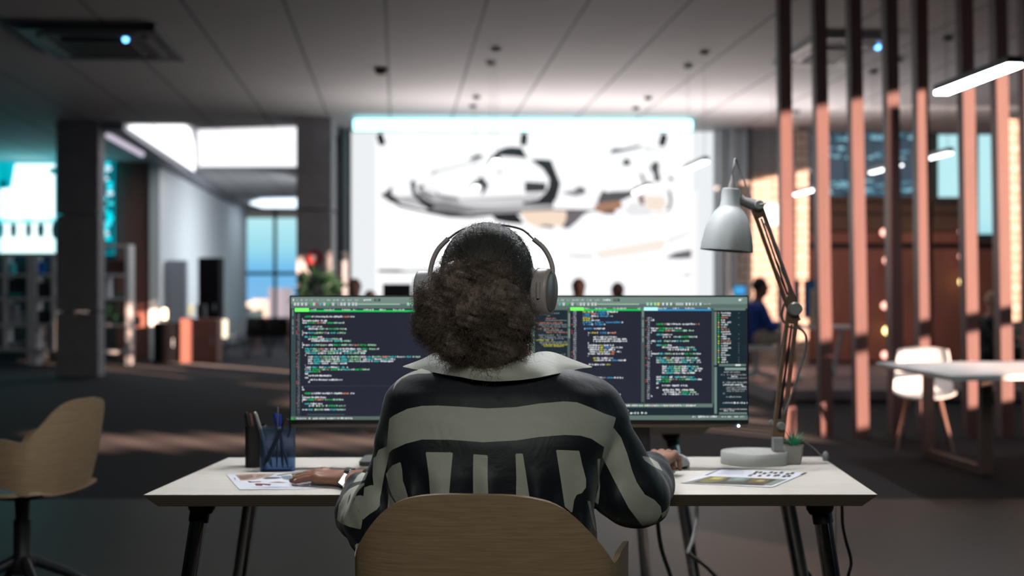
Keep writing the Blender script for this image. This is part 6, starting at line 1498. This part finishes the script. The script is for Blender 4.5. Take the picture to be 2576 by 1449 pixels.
# collar: a wide turned-down collar laid over the shoulders
top = [(1014, 922, 3.105), (1060, 905, 3.095), (1095, 888, 3.085), (1127, 882, 3.07), (1150, 888, 3.035), (1175, 900, 3.00), (1208, 911, 2.975), (1240, 917, 2.968), (1273, 913, 2.975), (1309, 905, 3.00), (1338, 892, 3.035), (1362, 885, 3.07), (1395, 888, 3.085), (1440, 905, 3.095), (1489, 923, 3.10)]
bot = [(1014, 924, 3.100), (1045, 930, 3.06), (1078, 935, 3.02), (1110, 941, 2.985), (1135, 945, 2.968), (1165, 950, 2.958), (1200, 956, 2.950), (1240, 959, 2.948), (1280, 958, 2.950), (1320, 955, 2.957), (1355, 950, 2.966), (1390, 943, 2.985), (1419, 937, 3.02), (1455, 929, 3.06), (1489, 925, 3.095)]
Ta = spline(top, 5); Ba = spline(bot, 5); Gc = []
for i, (a, b) in enumerate(zip(Ta, Ba)):
    t_ = i / (len(Ta) - 1); wv = math.sin(t_ * 26) * 0.0022 + math.sin(t_ * 57 + 1) * 0.001; row = []
    for k in range(10):
        f = k / 9; u_ = a[0] + (b[0] - a[0]) * f; v_ = a[1] + (b[1] - a[1]) * f; y_ = a[2] + (b[2] - a[2]) * f - 0.010 * math.sin(math.pi * f) * min(1, 8 * min(t_, 1 - t_)) + wv * math.sin(math.pi * (0.3 + 0.7 * f))
        row.append(P(u_, v_, y_))
    Gc.append(row)
col = MB().sheet(Gc, 0.0022).build('collar', SAT, shirt, smooth=60)
add_attr(col, np.full(len(col.data.vertices), 50.0))
stand = MB().sheet([[P(a[0], a[1], a[2]), P(1240 + (a[0] - 1240) * 0.80, a[1] + 14, a[2] + 0.028)] for a in Ta[8:-8]], 0.002).build('collar_band', SAT, shirt, smooth=True); add_attr(stand, np.full(len(stand.data.vertices), 50.0))
# turned cuff at her left wrist with its seam, cuff of the other sleeve, button
cuffm = mat('cuff_satin', (0.50, 0.53, 0.52), 0.36)
cs_ = [[(862, 1307, 3.385), (872, 1286, 3.36), (890, 1291, 3.335), (905, 1297, 3.315)], [(862, 1309, 3.375), (870, 1316, 3.35), (888, 1322, 3.325), (908, 1330, 3.31)]]
Gq = []
for f in np.linspace(0, 1, 5): Gq.append([P(*(np.array(a) * (1 - f) + np.array(b) * f - np.array([0, 0, 0.006 * math.sin(math.pi * f)]))) for a, b in zip(spline(cs_[0], 4), spline(cs_[1], 4))])
MB().sheet(Gq, 0.002).build('cuff', cuffm, shirt, smooth=True)
def ringcuff(p0, d, r0, w, name='cuff'):
    d = Vector(d).normalized(); MB().tube([Vector(p0), Vector(p0) + d * w], [r0, r0 * 1.06], 28).build(name, cuffm, shirt, smooth=50)
p = P(1640, 1158, 3.56)
MB().tube(spline([P(1614, 1150, 3.53), P(1632, 1152, 3.53), P(1648, 1160, 3.53), P(1656, 1172, 3.54)], 5), 0.0035, 8).build('cuff_edge', cuffm, shirt, smooth=True)
MB().lathe([(0.0058, 0), (0.0060, 0.0015), (0.0045, 0.0028), (0.0018, 0.0022)], P(900, 1374, 3.035), 20, Matrix.Rotation(math.radians(90), 3, 'X')).build('button', mat('button_grey', (0.35, 0.38, 0.36), 0.3), shirt, smooth=True)
# trousers
def tr_sdf(G):
    d = chain(G, [((-0.04, 3.07, 0.60), 0.145), ((-0.04, 3.09, 0.565), 0.14)], 0.02)
    for s in (-1, 1): d = smin(d, chain(G, [((-0.04 + s * 0.09, 3.10, 0.57), 0.10), ((-0.04 + s * 0.12, 3.50, 0.55), 0.080), ((-0.04 + s * 0.12, 3.52, 0.16), 0.065)], 0.03), 0.04)
    return smax(d, 0.468 - G[2] + np.clip((G[1] - 3.30) * 12, 0, 1) * 0.6, 0.01)
h = 0.009; ax, G = grid((-0.26, 2.90, 0.05), (0.20, 3.64, 0.76), h); V, F = nets(tr_sdf(G), ax, h); V = relax(V, F, 2)
mesh_np('trousers', V, F, mat('trouser_black', (0.012, 0.012, 0.015), 0.7), woman)
for s in (-1, 1): MB().ball((-0.04 + s * 0.12, 3.64, 0.045), (0.045, 0.13, 0.045), 20).build('shoe', black_metal, woman, smooth=True)

# ---- hair ---------------------------------------------------------------
hairm = bpy.data.materials.new('hair_dark_curls'); hairm.use_nodes = True; nt = hairm.node_tree; b = nt.nodes['Principled BSDF']
tc = nt.nodes.new('ShaderNodeTexCoord'); n = nt.nodes.new('ShaderNodeTexNoise'); n.inputs['Scale'].default_value = 22; n.inputs['Detail'].default_value = 6; nt.links.new(tc.outputs['Object'], n.inputs['Vector'])
nt.links.new(_mix(nt, (0.075, 0.054, 0.042), (0.25, 0.185, 0.145), n.outputs['Fac']), b.inputs['Base Color']); b.inputs['Roughness'].default_value = 0.5; b.inputs['Specular IOR Level'].default_value = 0.35
nb_ = nt.nodes.new('ShaderNodeTexNoise'); nb_.inputs['Scale'].default_value = 260; nb_.inputs['Detail'].default_value = 4; nt.links.new(tc.outputs['Object'], nb_.inputs['Vector']); bq = nt.nodes.new('ShaderNodeBump'); bq.inputs['Strength'].default_value = 1.0; bq.inputs['Distance'].default_value = 0.0025; nt.links.new(nb_.outputs['Fac'], bq.inputs['Height']); nt.links.new(bq.outputs[0], b.inputs['Normal'])
capm = bpy.data.materials.new('hair_dark_smooth'); capm.use_nodes = True; nt = capm.node_tree; b = nt.nodes['Principled BSDF']
tc = nt.nodes.new('ShaderNodeTexCoord'); n = nt.nodes.new('ShaderNodeTexNoise'); n.inputs['Scale'].default_value = 90; nt.links.new(tc.outputs['Object'], n.inputs['Vector'])
nt.links.new(_mix(nt, (0.010, 0.010, 0.010), (0.030, 0.028, 0.026), n.outputs['Fac']), b.inputs['Base Color']); b.inputs['Roughness'].default_value = 0.42; b.inputs['Specular IOR Level'].default_value = 0.5
PC = np.array([-0.078, 2.972, 1.182]); PR = np.array([0.110, 0.082, 0.100])
lobes = [(-0.168, 2.955, 1.216, .037), (-0.070, 2.935, 1.270, .024), (-0.178, 2.96, 1.165, .030), (-0.040, 2.945, 1.262, .040), (-0.115, 2.955, 1.245, .052), (-0.160, 2.965, 1.195, .040), (-0.158, 2.970, 1.150, .040), (-0.120, 2.960, 1.120, .045), (-0.035, 2.950, 1.215, .060), (0.000, 2.965, 1.175, .052), (-0.045, 2.985, 1.110, .055), (0.0, 3.00, 1.125, .040), (-0.085, 2.925, 1.19, .055), (-0.062, 2.985, 1.085, .038)]
rh = np.array([0.101, 0.117, 0.111]); hc = np.array([-0.055, 3.050, 1.270])
def cap_sdf(G):
    d = ell(G, tuple(hc), tuple(rh)); face = (G[1] - 3.115) - (G[2] - 1.30) * 0.9; d = smax(d, face, 0.02)
    n_ = smin(ell(G, (-0.055, 3.015, 1.19), (0.078, 0.075, 0.10)), cone(G, (-0.058, 3.02, 1.16), (-0.052, 3.02, 1.09), 0.055, 0.040), 0.03); n_ = smax(n_, G[1] - 3.06, 0.02)
    return smin(d, n_, 0.02)
h = 0.0035; ax, G = grid((-0.18, 2.90, 1.03), (0.08, 3.20, 1.40), h); Vc, Fc = nets(cap_sdf(G), ax, h); Vc = relax(Vc, Fc, 1)
def puff_sdf(G):
    d = ell(G, tuple(PC), tuple(PR * 0.80))
    for (x, y, z, r_) in lobes: d = smin(d, ell(G, (x, y, z), (r_ * .88, r_ * .88, r_ * .88)), 0.014)
    return d + 0.008 * waves(G, 110, 3) + 0.005 * waves(G, 260, 9)
ax, G = grid((-0.24, 2.84, 1.03), (0.08, 3.08, 1.33), h); Vp, Fp = nets(puff_sdf(G), ax, h)
hair = mesh_np('hair', Vc, Fc, capm, woman)
# smoothed-back strands over the skull, converging on the ponytail
N = 5200; M = 12
th = rng.uniform(0, 2 * np.pi, N * 2); cz_ = rng.uniform(-0.55, 1.0, N * 2); sn = np.sqrt(1 - cz_ ** 2)
D = np.stack([sn * np.cos(th), sn * np.sin(th), cz_], 1); D = D[(D[:, 1] < 0.45)][:N]; N = len(D)
root = np.array([-0.058, 2.955, 1.245]); pts = np.zeros((N, M, 3)); cur = D.copy(); tgt = (root - hc) / rh; tgt /= np.linalg.norm(tgt)
wob = rng.normal(size=(N, 3)) * 0.35; lift = rng.uniform(0.000, 0.012, N) + (rng.random(N) < 0.06) * rng.uniform(0, 0.035, N)
ph = rng.uniform(0, 6.28, N); fr = rng.uniform(1.0, 3.2, N); am = rng.uniform(0.008, 0.045, N)
for k in range(M):
    pts[:, k] = hc + cur * rh * (1.0 + lift + 0.004)[:, None]
    t = tgt - cur * (cur @ tgt)[:, None]; t /= np.linalg.norm(t, axis=1, keepdims=True) + 1e-9; sdv = np.cross(cur, t)
    cur = cur + (t * 0.030 + sdv * (am * np.cos(ph + k * fr))[:, None] + wob * 0.004); cur /= np.linalg.norm(cur, axis=1, keepdims=True)
Vs, Fs = strands(pts, 0.00042)
mesh_np('hair_strands', Vs, Fs, mat('hair_sheen', (0.085, 0.082, 0.08), 0.32, spec=0.7, var=0.2), hair)['kind'] = 'stuff'
# ponytail puff of tight curls
puff = mesh_np('ponytail', Vp, Fp, hairm, hair)
def curls(N, M, inner, outer, Lr, ar, turns, r, name):
    th = rng.uniform(0, 2 * np.pi, N); cz_ = rng.uniform(-1, 1, N); sn = np.sqrt(1 - cz_ ** 2); D = np.stack([sn * np.cos(th), sn * np.sin(th), cz_], 1)
    which = rng.integers(-3, len(lobes), N); c = np.where((which < 0)[:, None], PC, np.array([lobes[max(w, 0)][:3] for w in which])); rad = np.where((which < 0)[:, None], PR * 0.86, np.array([[lobes[max(w, 0)][3]] * 3 for w in which]))
    p0 = c + D * rad * rng.uniform(inner, outer, N)[:, None]
    ok = p0[:, 1] < 3.03; p0, D = p0[ok], D[ok]; N = len(p0)
    g = p0 - (PC + np.array([0.0, 0.04, 0.03])); g /= np.linalg.norm(g, axis=1, keepdims=True); d = g + rng.normal(size=(N, 3)) * 0.75; d /= np.linalg.norm(d, axis=1, keepdims=True)
    e1 = np.cross(d, rng.normal(size=(N, 3))); e1 /= np.linalg.norm(e1, axis=1, keepdims=True); e2 = np.cross(d, e1)
    Lh = rng.uniform(*Lr, N)[:, None]; a = rng.uniform(*ar, N)[:, None]; w = rng.uniform(*turns, N)[:, None] * 2 * np.pi; f0 = rng.uniform(0, 6.28, N)[:, None]
    P_ = np.zeros((N, M, 3))
    for k in range(M):
        t = k / (M - 1); P_[:, k] = p0 + d * Lh * t + (e1 * np.cos(w * t + f0) + e2 * np.sin(w * t + f0)) * a * (0.6 + 0.6 * t) + np.array([0, 0, -0.006]) * t * t
    V_, F_ = strands(P_, r); o = mesh_np(name, V_, F_, hairm, hair); o['kind'] = 'stuff'; return o
curls(13000, 14, 0.80, 1.03, (0.010, 0.026), (0.0018, 0.0042), (1.0, 2.6), 0.00050, 'curls')
curls(1500, 18, 0.95, 1.12, (0.016, 0.036), (0.002, 0.005), (1.0, 2.6), 0.00026, 'flyaway_curls')
# small flyaways on the crown
N = 260; th = rng.uniform(0, 2 * np.pi, N); cz_ = rng.uniform(0.45, 1, N); sn = np.sqrt(1 - cz_ ** 2); D = np.stack([sn * np.cos(th), sn * np.sin(th), cz_], 1); p0 = hc + D * rh * 1.0
d = D * 0.5 + rng.normal(size=(N, 3)) * 0.6; d /= np.linalg.norm(d, axis=1, keepdims=True); e1 = np.cross(d, D); P_ = np.zeros((N, 10, 3))
for k in range(10): t = k / 9; P_[:, k] = p0 + d * 0.014 * t + e1 * 0.004 * np.sin(t * 5 + th[:, None]) + D * 0.003 * np.sin(np.pi * t)
V_, F_ = strands(P_, 0.00022); mesh_np('flyaway_curls', V_, F_, hairm, hair)['kind'] = 'stuff'

# ---- headphones -----------------------------------------------------------
hp_m = mat('headphone_taupe', (0.42, 0.375, 0.365), 0.38, var=0.03, scale=60); hp_d = mat('cushion_leather', (0.10, 0.10, 0.10), 0.5, scale=120, bump=0.4); hp_l = mat('headphone_light', (0.52, 0.52, 0.56), 0.4, var=0.03)
r = empty('headphones', (-0.055, 3.06, 1.25), 'taupe wireless over-ear headphones on the woman', 'headphones')
def cupset(c, nrm, up, flip, main):
    nrm = Vector(nrm).normalized(); up = Vector(up); up = (up - nrm * up.dot(nrm)).normalized(); side = up.cross(nrm); R = Matrix((side, up, nrm)).transposed()
    def oval(prof, name, m_, par, n=40, rx=0.037, ry=0.051, sm=50):
        vs = []
        for (s_, z_) in prof:
            for k in range(n): a = 2 * math.pi * k / n; vs.append(R @ Vector((rx * s_ * math.cos(a), ry * s_ * math.sin(a), z_)) + Vector(c))
        m_n = len(prof); fs = [tuple(reversed(range(n))), tuple(range((m_n - 1) * n, m_n * n))] + [(i * n + k, i * n + (k + 1) % n, (i + 1) * n + (k + 1) % n, (i + 1) * n + k) for i in range(m_n - 1) for k in range(n)]
        return MB().add(vs, fs).build(name, m_, par, smooth=sm)
    b_ = oval([(0.80, 0.020), (0.96, 0.021), (1.0, 0.026), (1.0, 0.048), (0.97, 0.054), (0.90, 0.056), (0.86, 0.054)], 'earcup', main, r)
    oval([(0.5, 0.0), (0.80, 0.0005), (0.94, 0.004), (1.0, 0.010), (0.96, 0.0165), (0.86, 0.021)], 'ear_cushion', hp_d, b_)
    oval([(0.84, 0.052), (0.84, 0.0570), (0.78, 0.0585), (0.1, 0.0590)], 'outer_plate', mat('plate_satin', (0.30, 0.265, 0.255), 0.30, metal=0.3), b_)
    oval([(0.985, 0.0215), (1.02, 0.0220), (1.02, 0.0235), (0.985, 0.0240)], 'trim_ring', mat('ring_pale', (0.42, 0.40, 0.40), 0.3, metal=0.4), b_)
    MB().tube([Vector(c) + R @ Vector((x_, y_, 0.0405)) for x_, y_ in ((-0.0385, 0.020), (-0.0395, 0.004), (-0.036, -0.014))], 0.0045, 10).build('swivel_yoke', main, b_, smooth=True)
    return b_
cr_ = P(1329, 733, 3.055); cl_ = P(1112, 738, 3.06)
cupset(cr_, (0.90, -0.42, -0.03), (0.03, 0.0, 1.0), 1, hp_m)
cupset(cl_, (-0.99, 0.13, -0.02), (0.02, 0, 1), -1, hp_l)
def band(pts, w, t, name, m_, par=r):
    pp = spline(pts, 8); V_ = [Vector(P(*q)) for q in pp]
    c0 = Vector((-0.055, 3.06, 1.25)); mb = MB(); n = 12; vs = []
    for i, q in enumerate(V_):
        tg = (V_[min(i + 1, len(V_) - 1)] - V_[max(i - 1, 0)]).normalized(); yv = Vector((0, 1, 0)); yv = (yv - tg * yv.dot(tg)).normalized(); nv = tg.cross(yv)
        for k in range(n): a = 2 * math.pi * k / n; e_ = lambda c_: math.copysign(abs(c_) ** 0.7, c_); vs.append(q + yv * e_(math.cos(a)) * w / 2 + nv * e_(math.sin(a)) * t / 2)
    fs = [(i * n + k, i * n + (k + 1) % n, (i + 1) * n + (k + 1) % n, (i + 1) * n + k) for i in range(len(V_) - 1) for k in range(n)] + [tuple(reversed(range(n))), tuple(range((len(V_) - 1) * n, len(V_) * n))]
    return mb.add(vs, fs).build(name, m_, par, smooth=50)
Yb = 3.05
band([(1388, 700, Yb - 0.01), (1390, 676, Yb - 0.008), (1382, 648, Yb - 0.005), (1366, 622, Yb), (1342, 601, Yb)], 0.024, 0.0105, 'slider_arm', hp_m)
band([(1082, 700, Yb), (1083, 680, Yb), (1090, 652, Yb), (1104, 625, Yb), (1128, 600, Yb)], 0.024, 0.0105, 'slider_arm', hp_m)
hb = band([(1128, 600, Yb), (1158, 580, Yb + .005), (1195, 568, Yb + .01), (1235, 565, Yb + .012), (1272, 567, Yb + .01), (1310, 576, Yb + .005), (1330, 589, Yb)], 0.026, 0.0045, 'headband', hp_m)
MB().tube([P(1328, 588, Yb), P(1345, 604, Yb)], 0.0022, 8).build('hinge', mat('ring_pale', (0.42, 0.40, 0.40), 0.3), hb)

# ---- wristwatch ---------------------------------------------------------------
steel = mat('watch_steel', (0.72, 0.74, 0.77), 0.18, metal=1.0, var=0.02); r = empty('wristwatch', P(868, 1208, 3.53), 'silver wristwatch with a square face and metal strap', 'watch')
cs = [P(868, 1187, 3.530), P(882, 1194, 3.502), P(861, 1226, 3.486), P(848, 1216, 3.510)]
nv = (cs[1] - cs[0]).cross(cs[3] - cs[0]).normalized()
if nv.y > 0: nv = -nv
back = [q - nv * 0.009 + (Vector((0.006, 0.0, -0.002))) for q in cs]
MB().add(cs + back, [(0, 1, 2, 3), (7, 6, 5, 4)] + [(k, 4 + k, 4 + (k + 1) % 4, (k + 1) % 4) for k in range(4)]).build('case', steel, r, bevel=0.002)
cc = sum(cs, Vector()) / 4; ins = [cc + (q - cc) * 0.80 + nv * 0.0008 for q in cs]
MB().add(ins + [q - nv * 0.0006 for q in ins], [(0, 1, 2, 3), (7, 6, 5, 4)] + [(k, 4 + k, 4 + (k + 1) % 4, (k + 1) % 4) for k in range(4)]).build('face', glow('watch_shine', (0.93, 0.97, 1.0), 1.1), r)  # reflection on the watch face put in as emission
wc = Vector((-0.412, 3.545, 0.760)); fx = Vector((-0.93, 0.36, -0.02)).normalized(); up = Vector((0, 0, 1)); sv = up.cross(fx).normalized(); upv = fx.cross(sv)
for k in range(22):
    a = math.radians(k * 360 / 22 + 8); q = wc + (sv * math.cos(a) * 0.0245 + upv * math.sin(a) * 0.0240)
    tg = (-sv * math.sin(a) + upv * math.cos(a)).normalized(); nn = fx.cross(tg).normalized(); R = Matrix((fx, tg, nn)).transposed()
    if q.z < 0.737: continue
    MB().box(q, (0.0165, 0.0068, 0.0028), R).build('strap_link', steel, r, bevel=0.001)
